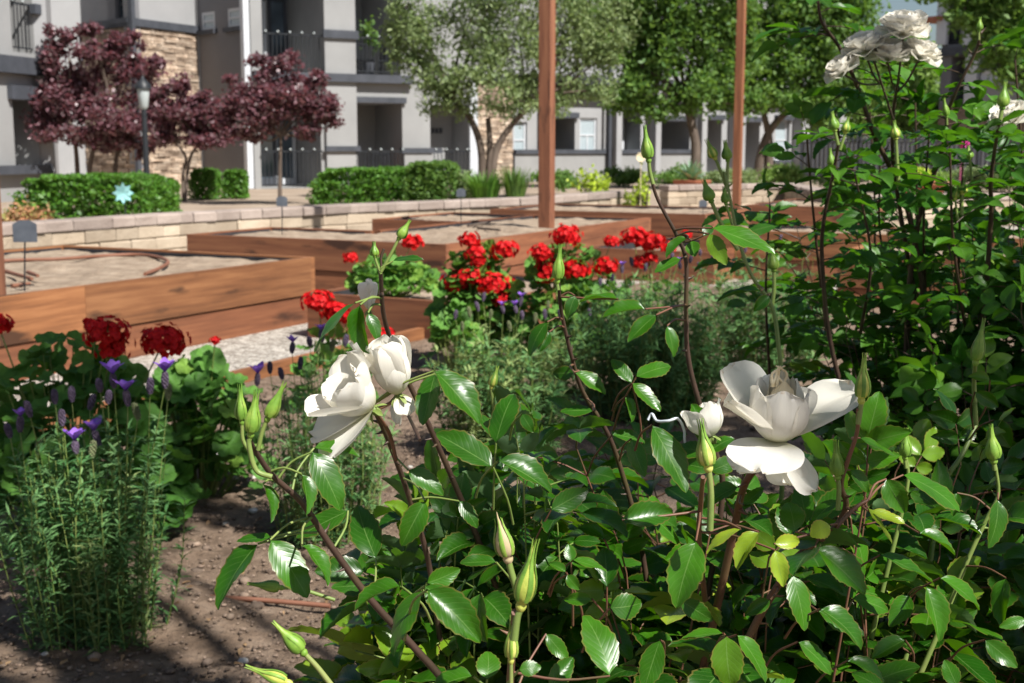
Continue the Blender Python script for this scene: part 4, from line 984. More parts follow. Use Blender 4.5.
def bowl_petal(mb, c, axis, phi, span, Rr, Hh, close=.15, lip=.0, seed=0, nu=15, nv=14):
    axis = nrm(axis); ex = nrm(np.cross(np.cross(axis, (1, 0, .01)), axis)); ey = np.cross(axis, ex); V, A = [], []
    for v in np.linspace(0, 1, nv):
        w_ = np.interp(v, [0, .1, .3, .55, .75, .88, .96, 1], [.9, .9, .95, 1, .96, .82, .6, .3])
        for u in np.linspace(-1, 1, nu):
            n1 = noise.noise(Vector((u * 1.5, v * 1.4, seed * 3.1))) + .5 * noise.noise(Vector((u * 5, v * 1.6, seed * 7.7)))
            r = Rr * (.12 + .88 * math.sin(min(1, v * 1.45) * math.pi / 2) ** .75) * (1 - close * max(0, v - .45) ** 1.2) + lip * Rr * max(0, v - .82) * 3 + Rr * (.11 * n1) * v + Rr * .10 * abs(u) ** 3 * v
            a = phi + u * span * w_; z = Hh * (v ** 1.15) * (1 - .06 * u * u) + Hh * .03 * n1 * v
            V.append(np.array(c) + ex * (r * math.cos(a)) + ey * (r * math.sin(a)) + axis * z); A.append((u, v, (seed * .37) % 1))
    F = [(i * nu + j, i * nu + j + 1, (i + 1) * nu + j + 1, (i + 1) * nu + j) for i in range(nv - 1) for j in range(nu - 1)]
    mb.add(V, np.array(F), A)
def add_petal(mb, base, d, n, L_, Wd, cup, bend, **k):
    V, F, A = petal_grid(L_, Wd, cup, bend, **k); mb.add(V @ frame(d, n).T + np.array(base), F, A)
def radial(axis, phi, theta):
    """direction leaving the axis by theta at azimuth phi, and the inner face normal"""
    axis = nrm(axis); x = nrm(np.cross(np.cross(axis, (1, 0, .01)), axis)); y = np.cross(axis, x)
    o = x * math.cos(phi) + y * math.sin(phi)
    return axis * math.cos(theta) + o * math.sin(theta), axis * math.sin(theta) - o * math.cos(theta)
def calyx(mb, c, axis, r, sep=True, mat=None, seplen=2.6):
    axis = nrm(axis); tube(mb, [c - axis * r * 1.9, c - axis * r * 1.3, c - axis * r * .6, c], 0, sides=10, rr=[r * .35, r * .75, r * .85, r * .55])
    if sep:
        for i in range(5):
            d_, n_ = radial(axis, i * 1.257 + .3, 1.9); add_petal(mb, c - axis * r * .1, d_, n_, r * seplen, r * .9, .3, .6, seed=i, nu=3, nv=6, base_w=.9)
def bloom(parent, c, axis, petals, r=.006, mat='petal', stam=True, stamr=.012, lab=None, single=True, seplen=2.6, bowl=()):
    """petals: (phi_deg, theta_deg, L, W, cup, bend, ruffle)"""
    c = np.array(c, float); axis = nrm(axis); root = MB(); calyx(root, c, axis, r, seplen=seplen); fl = root.build('rose_bloom', 'cane_green', parent)
    if lab: fl['label'] = lab
    for i, (ph, sp_, Rr, Hh, cl_, lip) in enumerate(bowl):
        b = MB(); bowl_petal(b, c, axis, R(ph), R(sp_), Rr, Hh, cl_, lip, seed=i + 2); b.build('petal', mat, fl)
    if single:
        for i, (ph, th, L_, Wd, cup, bend, ruf) in enumerate(petals):
            d_, n_ = radial(axis, R(ph), R(th)); b = MB(); add_petal(b, c + d_ * r * .3, d_, n_, L_, Wd, cup, bend, ruffle=ruf, seed=i + 1, nu=13, nv=14); b.build('petal', mat, fl)
    else:
        b = MB()
        for i, (ph, th, L_, Wd, cup, bend, ruf) in enumerate(petals):
            d_, n_ = radial(axis, R(ph), R(th)); add_petal(b, c + d_ * r * .3, d_, n_, L_, Wd, cup, bend, ruffle=ruf, seed=i + 1)
        b.build('petals', mat, fl)
    if stam:
        b = MB()
        for i in range(60):
            d_, _ = radial(axis, i * 2.4, .05 + .6 * math.sqrt((i % 30) / 30)); e = c + d_ * stamr * rng.uniform(.9, 1.5); tube(b, [c, (c + e) / 2 + rng.normal(size=3) * .001, e], .0005, .0004, 4, False)
            ell(b, e, (.0014, .0012, .001), 5, 4, .3)
        b.build('stamens', 'stamen', fl)
    return fl
def bud(parent, base, tip, wd, mat='bud', white=False, open_=.15, stemto=None, lab=None):
    """pointed rose bud: hip, swollen body wrapped by sepals, long tip"""
    base = np.array(base, float); tip = np.array(tip, float); ax = tip - base; L_ = np.linalg.norm(ax); ax /= L_
    b = MB(); pr = [(0, .34), (.04, .5), (.09, .56), (.13, .46), (.15, .64), (.20, .86), (.28, .99), (.38, 1.0), (.48, .9), (.58, .68), (.67, .42), (.76, .22), (.88, .1), (1, .03)]
    side = nrm(np.cross(ax, (0, .3, 1)))
    pts = [base + ax * (L_ * s) + side * (.05 * L_ * max(0, s - .6) * math.sin(s * 9)) for s, _ in pr]
    tube(b, pts, 0, sides=12, rr=[r * wd / 2 for _, r in pr])
    o = b.build('rose_bud', mat if not white else 'petal_out', parent)
    if lab: o['label'] = lab
    s = MB()
    for i in range(5):
        ph = i * 1.257; x = nrm(np.cross(ax, (.3, .2, 1))); y = np.cross(ax, x); out = x * math.cos(ph) + y * math.sin(ph)
        ring = []; sgm = 9
        for k in range(sgm):
            t = k / (sgm - 1); sl = .17 + .95 * t * (.75 if white else 1); rad = np.interp(sl, [p_[0] for p_ in pr], [p_[1] for p_ in pr]) * wd / 2 + .0006 + open_ * wd * t * t * (1.0 if i % 2 else .3)
            hw = wd * (.17 if mat == 'bud_y' or white else .25) * (1 - t) ** .8 * (.75 + .5 * math.sin(math.pi * t)); tang = -x * math.sin(ph) + y * math.cos(ph)
            q = base + ax * (L_ * sl) + out * rad; ring += [q - tang * hw - out * hw * .35, q + out * .0006, q + tang * hw - out * hw * .35]
        F = [(3 * k + j, 3 * k + j + 1, 3 * k + j + 4, 3 * k + j + 3) for k in range(sgm - 1) for j in range(2)]
        s.add(ring, F, (0, 0, rng.random()))
    s.build('sepals', 'bud', o)
    if stemto is not None:
        t = MB(); P_ = [base + ax * L_ * .02] + [np.array(q, float) for q in stemto]; tube(t, catmull(P_, 5), wd * .17, wd * .2, 8); t.build('bud_stalk', 'cane_green' if mat != 'x' else 'cane_red', o)
    return o

# ------------------------------------------------------------------ rose leaves
def leaf_template(fold, bend, twist, serr=True, n=14, seed=0):
    rs = np.random.default_rng(seed); m = 5; V, A = [], []
    wob = rs.uniform(-.05, .05); ph = rs.uniform(0, 6)
    for i in range(n + 1):
        t = i / n; wdt = .5 * (math.sin(math.pi * min(1, t ** .82)) ** .78) * (1 - .12 * t); wdt = max(wdt, .004)
        if serr and 0 < i < n: wdt *= 1.045 if i % 2 else .955
        if i == n: wdt = .003
        a = bend * t; yy = math.sin(a) / bend if abs(bend) > .01 else t; zz = -(1 - math.cos(a)) / bend if abs(bend) > .01 else 0
        for j, u in enumerate((-1, -.55, 0, .55, 1)):
            x = u * wdt; z = zz + fold * abs(x) - .35 * abs(x) ** 2 * (1 + fold) + twist * x * t + .03 * math.sin(t * 9 + ph + u * 2) * abs(u) * min(1, 4 * t * (1 - t)) * 1.2
            yo = yy + (.02 if serr and abs(u) == 1 and i % 2 else 0) + .02 * abs(u)
            V.append((x + wob * math.sin(math.pi * t), yo, z)); A.append((u, t, 0))
    F = [(i * m + j, i * m + j + 1, (i + 1) * m + j + 1, (i + 1) * m + j) for i in range(n) for j in range(m - 1)]
    return np.array(V), np.array(F), np.array(A)
LT = [leaf_template(random.uniform(.15, .75), random.uniform(.1, 1.1), random.uniform(-.25, .25), seed=k) for k in range(16)]
LTL = [leaf_template(random.uniform(.15, .75), random.uniform(.1, 1.1), random.uniform(-.2, .2), False, 6, seed=k) for k in range(12)]
def put_leaf(mb, base, d, n, L_, wd, r, T=None, lo=False):
    V, F, A = T or random.choice(LTL if lo else LT); A = A.copy(); A[:, 2] = r
    mb.add((V * (wd, L_, (L_ + wd) / 2)) @ frame(d, n).T + np.asarray(base), F, A)
def compound(lm, sm, p, d, n, size, r, lo=False, nl=5):
    """a rose leaf: stalk with paired leaflets and one at the end"""
    d = nrm(d); n = nrm(np.asarray(n) - d * np.dot(n, d)); s = np.cross(d, n); Ls = size * 1.55
    pts = [p + d * (Ls * t) - np.array([0, 0, 1]) * (.22 * Ls * t * t) for t in (0, .33, .66, 1)]
    tube(sm, pts, size * .022, size * .014, 4, False)
    r_ = lambda: r + random.uniform(-.12, .12) if r < 1 else r
    dd = nrm(pts[3] - pts[2]); put_leaf(lm, pts[3], dd + rng.normal(size=3) * .08, n + rng.normal(size=3) * .2, size * random.uniform(.95, 1.15), size * .6, r_(), lo=lo)
    for k, f in ((2, .95), (1, .78))[: (nl - 1) // 2]:
        for sg in (-1, 1):
            dr = d * .45 + s * sg * .9 + rng.normal(size=3) * .12
            put_leaf(lm, pts[k] + d * size * .18, dr, n + s * sg * -.15 + rng.normal(size=3) * .22, size * f * random.uniform(.85, 1.05), size * f * .56, r_(), lo=lo)
def grow_cane(lm, sm, P_, leaves, size, r0=.0035, r1=.0016, start=.3, lo=False, young=0, rbias=0., top_young=False, sides=6, end=1.0, nl=5):
    P_ = np.array(catmull(P_, 6)); tube(sm, P_, r0, r1, sides, True); n = len(P_) - 1
    a = rng.uniform(0, 6.28)
    for k in range(leaves):
        t = start + (end - start) * (k + rng.random() * .6) / max(1, leaves); s = t * n; i = min(int(s), n - 1); q = P_[i] + (P_[i + 1] - P_[i]) * (s - i)
        ax = nrm(P_[i + 1] - P_[i]); a += 2.4 + rng.uniform(-.4, .4)
        out = np.array([math.cos(a), math.sin(a), 0.]); d_ = nrm(out + ax * rng.uniform(.15, .8)); nn = nrm(np.array([0, 0, 1.]) + out * -.1 + rng.normal(size=3) * .28)
        r = (1.0 + rng.uniform(.1, .6)) if rng.random() < young * (2 if t > .85 else 1) else float(np.clip(rng.random() ** 1.5 + rbias, 0, .99))
        compound(lm, sm, q, d_, nn, size * rng.uniform(.7, 1.15), r, lo, nl)
    ax = nrm(P_[-1] - P_[-3]); compound(lm, sm, P_[-1], nrm(ax + rng.normal(size=3) * .3), nrm(rng.normal(size=3) * .4 + (0, -.3, 1)), size * .7, 1.2 if rng.random() < young * 4 else float(rng.random()), lo, 5)

def hero_leaf(lm, sm, bx_, by_, tx, ty, wpx, d, r=.5, canes=(), dd=None, T=None):
    L2 = math.hypot(tx - bx_, ty - by_) * d / FPX
    if dd is None: dd = -(ty - by_) * d / FPX * .55
    P0 = W(bx_, by_, d); P1 = W(tx, ty, d + dd); ax = P1 - P0; L_ = np.linalg.norm(ax); wa = wpx * d / FPX
    wt = max(wa, .50 * L_); a = nrm(ax); vd = nrm(CAM - (P0 + P1) / 2); n0 = nrm(vd - a * np.dot(vd, a)); roll = math.acos(min(1, wa / wt))
    c1, c2 = rot(a, roll, n0), rot(a, -roll, n0); nn = c1 if c1[2] > c2[2] else c2
    put_leaf(lm, P0, a, nn, L_, wt, r, T)
    # stalk back to the nearest cane
    best = None
    for c in canes:
        D = np.linalg.norm(c - P0, axis=1) + .6 * np.maximum(0, c[:, 2] - P0[2]); i = D.argmin()
        if best is None or D[i] < best[0]: best = (D[i], c[i])
    q = best[1] if best and best[0] < .075 else P0 - a * .02 + np.array([0, .03, -.045])
    tube(sm, catmull([q, (q + P0) / 2 - a * .004, P0], 3), .0011, .0008, 5, False)

def thorns(sm, P_, n, r):
    P_ = np.array(P_)
    for k in range(n):
        i = random.randrange(2, len(P_) - 2); ax = nrm(P_[i + 1] - P_[i]); o = nrm(np.cross(ax, rng.normal(size=3)))
        tube(sm, [P_[i] + o * r * .6 + ax * r * .5, P_[i] + o * r * 2.2, P_[i] + o * r * 3.6 - ax * r], 0, sides=5, rr=[r * .75, r * .35, .0001], cap=False)

M['dry'] = mat_leaf('dry_leaf', (.16, .09, .045), (.34, .22, .12), (.2, .13, .07), (.3, .2, .1), (.2, .12, .05), .1, .8, False, .2)
b = MB()
for k in range(420):
    p = G(random.uniform(-20, 1040), random.uniform(380, 700), .03)
    if np.dot(p[:2] - E0, -Vv) < .08: continue
    z = .044 + .03 * fbm(p[0], p[1], 1.3) + .014 * fbm(p[0] + 9, p[1], 7); a = random.uniform(0, 6.28)
    put_leaf(b, (p[0], p[1], z), (math.cos(a), math.sin(a), random.uniform(-.1, .25)), (rng.normal() * .3, rng.normal() * .3, 1), random.uniform(.008, .032), random.uniform(.004, .014), random.random(), lo=True)
tag(b.build('leaf_litter', 'dry'), 'dry brown fallen leaves scattered over the garden soil', 'leaf litter', kind='stuff')
# ================================================================== front rose bush
FB = empty('rose_bush', (.28, 1.45, 0), 'foreground rose bush with the wide open white bloom and yellow-green shoots', 'rose bush', 'white rose bushes')
LB = empty('rose_bush', (-.02, 1.3, 0), 'rose bush left of middle whose twin white blooms lean over lavender', 'rose bush', 'white rose bushes')
def canes(root, specs, mat):
    out = []
    for pts, d0, d1, r0, r1 in specs:
        n = len(pts); P_ = [W(x, y, d0 + (d1 - d0) * i / (n - 1)) for i, (x, y) in enumerate(pts)]
        c = np.array(catmull(P_, 6)); b = MB(); tube(b, c, r0, r1, 8); thorns(b, c, max(2, int(len(c) / 5)), (r0 + r1) / 2)
        b.build('cane', mat, root); out.append(c)
    return out
# (pixel polyline from tip to foot), depth tip, depth foot, radius tip, radius foot
cl1 = canes(LB, [([(380.5, 270), (383, 311), (391, 341), (405, 375), (425, 417), (442, 455), (461, 499), (490, 570), (520, 660)], 1.0, 1.18, .0017, .0032),
                 ([(248, 437), (256, 452), (273, 476), (302, 503), (333, 549), (371, 600), (412, 645), (450, 690), (490, 760)], .86, 1.0, .0017, .0034),
                 ([(372, 405), (384, 430), (396, 460), (410, 500), (428, 560), (440, 640)], .98, 1.12, .002, .0028)], 'cane_dark')
cl2 = canes(FB, [([(558.5, 282), (561.6, 313), (572, 358), (583, 392), (607, 432), (622, 473), (640, 540), (655, 640)], 1.12, 1.25, .0015, .003),
                 ([(650, 175), (658, 200), (677, 236), (686, 262), (686, 313), (688, 356), (698, 399), (715, 450), (722, 500), (700, 640)], 1.12, 1.2, .0013, .0032)], 'cane_dark')
cl2 += canes(FB, [([(772, 446), (763, 459), (747, 480), (740, 500), (735, 525), (722, 585), (705, 660), (690, 740)], .95, 1.08, .0026, .0042),
                  ([(858, 408), (857, 432), (848, 460), (841, 485), (846, 505), (833, 530), (797, 557), (777, 587), (753, 629), (720, 700)], .93, 1.0, .0014, .0036),
                  ([(868, 500), (855, 508), (835, 528)], .95, .945, .0012, .002),
                  ([(703, 477), (701, 500), (699, 540), (705, 600)], .88, 1.0, .0016, .0024),
                  ([(515, 612), (512, 650), (508, 720)], .72, .85, .0022, .0028)], 'cane_red')
cl3 = canes(FB, [([(976, 425), (962, 455), (944, 483), (936, 520), (925, 590), (900, 680)], 1.25, 1.15, .0022, .0032),
                 ([(996, 468), (998, 495), (986, 520), (965, 566), (935, 640), (900, 720)], 1.1, 1.1, .0014, .0028),
                 ([(906, 456), (908, 480), (900, 520), (880, 600), (860, 690)], 1.1, 1.1, .0014, .0028)], 'cane_green')
cl4 = canes(FB, [([(724, 172), (727, 182), (732, 209), (740, 245), (752, 276), (772, 307), (779, 350), (785, 420), (780, 520)], 1.5, 1.45, .0014, .003)], 'cane_green')
allc = cl2 + cl3 + cl4; lc_ = cl1
HL = [  # base x,y tip x,y width depth r  bush
 (312, 452, 350, 506, 31, .90, .45, 0), (302, 474, 313, 513, 15, .88, .6, 0), (270, 540, 313, 593, 33, .88, .75, 0), (302, 545, 340, 578, 15, .86, .7, 0),
 (271, 537, 236, 539, 12, .9, .3, 0), (258, 544, 205, 605, 28, .9, .3, 0), (263, 484, 278, 520, 12, .9, .5, 0), (376, 559, 355, 498, 35, 1.0, .2, 0),
 (425, 501, 400, 549, 28, .98, .5, 0), (422, 590, 376, 651, 24, .82, .95, 0), (401, 586, 347, 600, 16, .86, .6, 0), (348, 511, 295, 535, 25, .96, .4, 0),
 (408, 470, 446, 493, 22, .98, .4, 0), (425, 586, 462, 618, 30, .84, .6, 0), (427, 583, 460, 569, 22, .84, .8, 0), (314, 448, 364, 444, 16, .93, .6, 0),
 (435, 374, 420, 423, 23, .98, .25, 0), (360, 305, 357, 355, 19, .98, .4, 0), (355, 303, 303, 343, 10, .98, .6, 0), (368, 313, 380, 340, 15, 1.0, .3, 0),
 (393, 261, 424, 250, 6, 1.0, .1, 0), (434, 371, 489, 415, 24, .96, .5, 0), (496, 443, 505, 381, 28, 1.02, .25, 0), (493, 467, 438, 429, 28, 1.0, .3, 0),
 (498, 461, 560, 483, 24, .98, .3, 0), (522, 414, 533, 432, 14, 1.0, .2, 0),
 (636, 377, 673, 356, 18, 1.1, .6, 1), (632, 383, 612, 358, 14, 1.1, .5, 1), (632, 383, 661, 410, 13, 1.1, .7, 1), (625, 397, 637, 421, 10, 1.1, .7, 1),
 (656, 315, 628, 341, 18, 1.1, .4, 1), (667, 326, 680, 356, 14, 1.12, .5, 1), (645, 309, 601, 309, 11, 1.1, .7, 1), (618, 299, 578, 293, 7, 1.1, .8, 1), (575, 296, 568, 318, 15, 1.12, .2, 1),
 (712, 228, 777, 248, 16, 1.1, .98, 1), (709, 234, 726, 264, 19, 1.1, 1.2, 1), (692, 241, 695, 256, 16, 1.12, .9, 1), (688, 238, 663, 253, 8, 1.12, .4, 1), (681, 259, 654, 270, 9, 1.12, .7, 1),
 (703, 236, 714, 221, 12, 1.12, .1, 1), (761, 291, 715, 291, 7, 1.4, .1, 1), (769, 296, 754, 311, 13, 1.4, .1, 1), (547, 322, 524, 353, 17, 1.12, .3, 1), (549, 332, 540, 351, 15, 1.12, .1, 1),
 (574, 372, 552, 373, 16, 1.15, .1, 1), (575, 373, 610, 389, 13, 1.12, .8, 1), (593, 411, 560, 407, 11, 1.12, .4, 1), (612, 435, 651, 435, 15, 1.1, .5, 1), (652, 425, 690, 489, 28, .98, .35, 1),
 (631, 439, 645, 476, 20, 1.05, .6, 1), (427, 590, 484, 640, 38, .78, .6, 0), (480, 593, 477, 646, 22, .82, .5, 0), (551, 510, 589, 489, 25, 1.05, .4, 1), (610, 676, 588, 602, 38, .8, .85, 1),
 (622, 520, 680, 507, 30, .92, .35, 1), (696, 541, 676, 608, 40, .9, .95, 1), (487, 679, 488, 646, 28, .8, .85, 0), (473, 676, 426, 683, 18, .78, .7, 0),
 (571, 562, 568, 544, 14, 1.0, .7, 1), (573, 560, 608, 569, 12, 1.0, .9, 1), (566, 572, 548, 560, 10, 1.0, .8, 1), (567, 575, 580, 590, 14, 1.0, .8, 1), (592, 599, 563, 599, 15, .95, .8, 1),
 (604, 539, 576, 522, 14, 1.05, .6, 1), (607, 587, 604, 539, 28, 1.0, .1, 1), (610, 608, 647, 602, 30, .95, .5, 1), (546, 634, 569, 661, 18, .9, .8, 1), (459, 501, 482, 526, 16, 1.05, .2, 0),
 (496, 562, 460, 560, 12, .98, .4, 0), (519, 670, 542, 667, 18, .75, .8, 0),
 (795, 532, 786, 496, 29, .95, .9, 1), (830, 525, 811, 536, 22, .93, 1.6, 1), (774, 544, 806, 538, 17, .92, 1.7, 1), (759, 532, 731, 566, 19, .92, 1.45, 1), (741, 529, 699, 544, 10, .92, 1.55, 1),
 (775, 550, 786, 587, 19, .91, 1.5, 1), (815, 548, 876, 588, 26, .93, .95, 1), (792, 575, 809, 630, 26, .92, .95, 1), (818, 611, 866, 633, 20, .92, .7, 1), (726, 636, 732, 692, 36, .86, 1.1, 1),
 (723, 633, 682, 637, 12, .88, .9, 1), (737, 635, 775, 679, 20, .88, .9, 1), (738, 487, 698, 502, 18, .98, .6, 1), (744, 505, 763, 487, 12, .98, .9, 1), (798, 642, 842, 669, 18, .9, .6, 1),
 (903, 475, 975, 497, 19, .98, .9, 1), (886, 479, 907, 516, 27, .97, .8, 1), (994, 420, 1011, 448, 24, 1.2, .3, 1), (998, 500, 996, 549, 21, 1.08, .5, 1), (926, 586, 946, 642, 25, .98, .9, 1),
 (940, 578, 994, 601, 18, 1.0, .9, 1), (880, 555, 936, 578, 15, 1.0, .6, 1), (820, 609, 878, 640, 20, .9, .4, 1), (909, 595, 890, 626, 24, 1.0, .6, 1), (1006, 578, 996, 626, 22, 1.05, .6, 1),
 (1026, 620, 1000, 626, 14, 1.0, .9, 1), (957, 686, 944, 658, 20, .95, .5, 1), (847, 661, 895, 676, 16, .92, .7, 1), (957, 493, 953, 516, 13, 1.1, .5, 1), (919, 533, 961, 549, 12, 1.05, .7, 1),
 (870, 512, 905, 522, 9, .95, 1.6, 1), (868, 508, 898, 540, 8, .95, 1.5, 1), (975, 392, 1000, 408, 16, 1.2, .4, 1), (990, 380, 968, 374, 10, 1.2, 1.1, 1),
 (860, 438, 900, 452, 9, .95, .9, 1), (850, 470, 875, 492, 14, .96, .7, 1), (838, 500, 806, 520, 15, .97, .7, 1), (885, 690, 850, 672, 20, .9, .5, 1), (660, 640, 640, 690, 26, .86, .6, 1),
 (550, 690, 575, 655, 24, .85, .4, 1), (905, 640, 870, 655, 18, .95, .8, 1), (985, 640, 1018, 668, 22, .98, .6, 1), (680, 600, 715, 622, 22, .95, .4, 1), (770, 600, 745, 615, 16, .95, .5, 1)]
lmF, smF, lmL, smL = MB(), MB(), MB(), MB()
for (a, b, c, d, wpx, dep, r, wh) in HL:
    if wh: hero_leaf(lmF, smF, a, b, c, d, wpx, dep, r, allc)
    else: hero_leaf(lmL, smL, a, b, c, d, wpx, dep, r, lc_ + allc[:1])
# bulk of the bush: many leafy canes from the crown of the plant
def bulk(lm, sm, cx, cy_, rx, ry, ztop, n, size, leaves, young=.04, lo=False, rbias=0., rb=.14, lean=(0, 0)):
    for k in range(n):
        a = rng.uniform(0, 6.28); q = math.sqrt(rng.random()); tx, ty = cx + math.cos(a) * q * rx, cy_ + math.sin(a) * q * ry
        zt = ztop(tx, ty) * rng.uniform(.72, 1.0)
        b0 = np.array([cx + math.cos(a) * q * rb + lean[0] * -.1, cy_ + math.sin(a) * q * rb, 0]); t = np.array([tx, ty, zt]); m1 = b0 + (t - b0) * (.45, .45, .5) + rng.normal(size=3) * .02
        grow_cane(lm, sm, [b0, m1, t], leaves, size, .0026, .0008, .35, lo, young, rbias)
def keep_below(xpx_y):  # top surface from a pixel line
    xs, ys = zip(*xpx_y)
    def f(x, y):
        px = CX + FPX * x / y; yy = np.interp(px, xs, ys); return max(.12, W(px, yy, y)[2])
    return f
surf = keep_below([(300, 760), (340, 700), (380, 610), (430, 520), (480, 465), (560, 440), (640, 440), (700, 475), (800, 500), (860, 470), (900, 450), (1000, 470), (1100, 480)])
bulk(lmF, smF, .42, 1.45, .62, .42, surf, 96, .062, 11, .035)
bulk(lmF, smF, .22, 1.2, .32, .22, surf, 36, .056, 9, .07)
surf2 = keep_below([(300, 760), (350, 680), (380, 600), (410, 540), (450, 480), (520, 450), (600, 460), (700, 600)])
bulk(lmL, smL, -.02, 1.28, .14, .22, surf2, 42, .056, 10, .05)
lmF.build('foliage', 'rose_leaf', FB); smF.build('twigs', 'cane_red', FB); lmL.build('foliage', 'rose_leaf', LB); smL.build('twigs', 'cane_green', LB)

# --- the wide open bloom
ctr = W(776, 441, .95)
bloom(FB, ctr, (.04, -.14, 1), [
    (150, 50, .066, .070, .35, -.25, .03), (190, 58, .052, .05, .4, -.2, .04), (18, 64, .074, .064, .25, -.15, .05), (70, 55, .05, .055, .4, .0, .05),
    (244, 84, .047, .060, .12, .62, .05), (292, 118, .036, .040, -.2, .6, .09), (328, 122, .046, .042, -.1, .4, .08), (208, 108, .038, .046, .1, .4, .05)],
    r=.006, stam=False, lab='large open white bloom with cupped centre',
    bowl=[(262, 62, .0245, .047, .35, .0), (338, 52, .0232, .045, .35, .05), (196, 50, .0230, .046, .3, .0), (95, 60, .0225, .049, .3, .1), (40, 45, .0205, .046, .4, .0), (150, 45, .020, .048, .4, .0)])
b = MB(); tc_ = W(780, 371, .94)    # wilted petals and stamens standing above the cup
for i, (ph, Rr, Hh) in enumerate([(20, .0135, .051), (150, .013, .053), (265, .0135, .050), (80, .011, .054), (210, .010, .052)]): bowl_petal(b, ctr, (.05, -.1, 1), R(ph), R(58), Rr, Hh, .75, .1, seed=i + 20)
b.build('wilted_petals', 'petal_out', FB)
b = MB()
for i in range(5): tube(b, catmull([tc_ + (rng.uniform(-.006, .006), 0, -.012), tc_ + (rng.uniform(-.006, .006), 0, -.002), tc_ + (rng.uniform(-.004, .004), 0, .004)], 4), .0016, .0005, 6)
b.build('wilted_tip', 'stamen', FB)
# --- shaded bloom behind it
bloom(FB, W(712, 436, 1.12), (-.35, .2, .9), [], r=.004, stam=False, bowl=[(k * 72, 45, .017 + .001 * (k % 2), .030, .1, .2) for k in range(5)], lab='small shaded white bloom behind the large one')
# --- twin blooms of the left bush
def twin(c, ax, pet, bowl=(), **k):
    f = .88; bloom(LB, c, ax, [(p[0], p[1], p[2] * f, p[3] * f, *p[4:]) for p in pet], bowl=[(q[0], q[1], q[2] * f, q[3] * f, *q[4:]) for q in bowl], **k)
twin(W(398, 394, .98), (-.22, -.1, .96), [
    (235, 36, .052, .048, .5, -.6, .04), (335, 40, .050, .050, .5, -.8, .04), (80, 36, .052, .046, .5, -.6, .06), (178, 34, .060, .036, .35, -.2, .09), (215, 150, .026, .02, .1, .5, .1), (300, 140, .02, .022, .1, .3, .1)],
    r=.0045, stam=False, lab='upright half-closed white bloom of the twin pair',
    bowl=[(285, 60, .0185, .046, .5, .0), (20, 60, .018, .047, .5, .0), (200, 55, .0175, .046, .5, .05), (110, 60, .017, .048, .5, .0), (320, 50, .0145, .044, .5, 0)])
twin(W(372, 408, .95), (-.66, -.3, .62), [
    (215, 46, .056, .058, .4, -.2, .04), (320, 48, .050, .048, .4, -.3, .05), (80, 48, .052, .05, .4, -.3, .06), (240, 78, .060, .062, .2, .1, .03), (180, 72, .06, .054, .25, .1, .06)],
    r=.0045, stamr=.012, lab='nodding open white bloom of the twin pair',
    bowl=[(275, 60, .021, .042, .25, .1), (20, 60, .020, .042, .3, .1), (150, 60, .0205, .044, .3, .0), (215, 50, .019, .042, .3, .1)])
b = MB(); tube(b, catmull([W(372, 408, .95), W(380, 418, .965), W(390, 435, .99), W(396, 460, 1.0)], 5), .0014, .0018, 6); tube(b, catmull([W(398, 394, .98), W(392, 402, .98), W(376, 410, .98)], 4), .0014, .0016, 6); b.build('flower_stalk', 'cane_red', LB)
fl = bloom(LB, W(369, 310, 1.3), (0, -.2, 1), [(200, 8, .032, .022, .8, -.2, .05), (280, 14, .03, .024, .7, -.2, .05), (20, 20, .028, .024, .6, -.1, .08)], r=.003, stam=False, single=False, lab='small spent bloom with two upright petals')
b = MB(); tube(b, catmull([W(369, 310, 1.3), W(376, 330, 1.28), W(392, 380, 1.2), W(420, 440, 1.12)], 5), .0011, .0018, 6); b.build('flower_stalk', 'cane_dark', LB)

# --- buds
def budpx(root, bx_, by_, tx, ty, wpx, d, mat='bud', white=False, stem=(), ds=None, open_=.15, lab=None):
    return bud(root, W(bx_, by_, d), W(tx, ty, d), .82 * wpx * d / FPX, mat, white, open_, [W(x, y, ds or d) for x, y in stem] or None, lab)
budpx(LB, 398, 240, 409, 222, 11, 1.0, 'bud', stem=[(392, 252), (381, 272)], open_=.02)
budpx(LB, 375, 258, 374, 243, 9, 1.0, 'bud', stem=[(377, 264), (381, 274)], open_=.02)
b = MB(); tube(b, catmull([W(384, 249, 1.0), W(381, 258, 1.0), W(382, 272, 1.0)], 4), .0012, .001, 5); b.build('flower_stalk', 'cane_dark', LB)
budpx(LB, 250, 438, 256, 395, 18, .86, 'bud', stem=[(249, 445), (256, 470), (272, 477)], open_=.1, lab='front bud of the three-bud cluster')
budpx(LB, 242, 425, 240, 388, 13, .88, 'bud', stem=[(243, 440), (250, 452)], open_=.1)
budpx(LB, 266, 422, 283, 386, 15, .87, 'bud', stem=[(262, 432), (258, 450)], open_=.12)
budpx(LB, 284, 588, 251, 584, 13, .95, 'bud', stem=[(300, 589), (335, 600)], open_=.02)
budpx(LB, 306, 655, 276, 625, 20, .8, 'bud', stem=[(318, 668), (335, 690)], open_=.02)
budpx(LB, 292, 684, 250, 668, 16, .76, 'bud_y', stem=[(310, 700)], open_=.02)
budpx(FB, 520, 611, 534, 546, 26, .72, 'bud_y', stem=[(517, 618), (514, 640)], open_=.12, lab='large yellow-green bud low in front')
budpx(FB, 511, 664, 512, 620, 15, .74, 'bud_y', stem=[(511, 690)], open_=.05)
budpx(LB, 509, 563, 497, 512, 24, .88, 'bud_y', True, stem=[(512, 575), (520, 600)], open_=.1, lab='white bud just opening above the large yellow-green one')
budpx(FB, 709, 472, 701, 424, 22, .87, 'bud_y', stem=[(711, 495), (710, 530)], open_=.1, lab='fat yellow bud left of the open bloom')
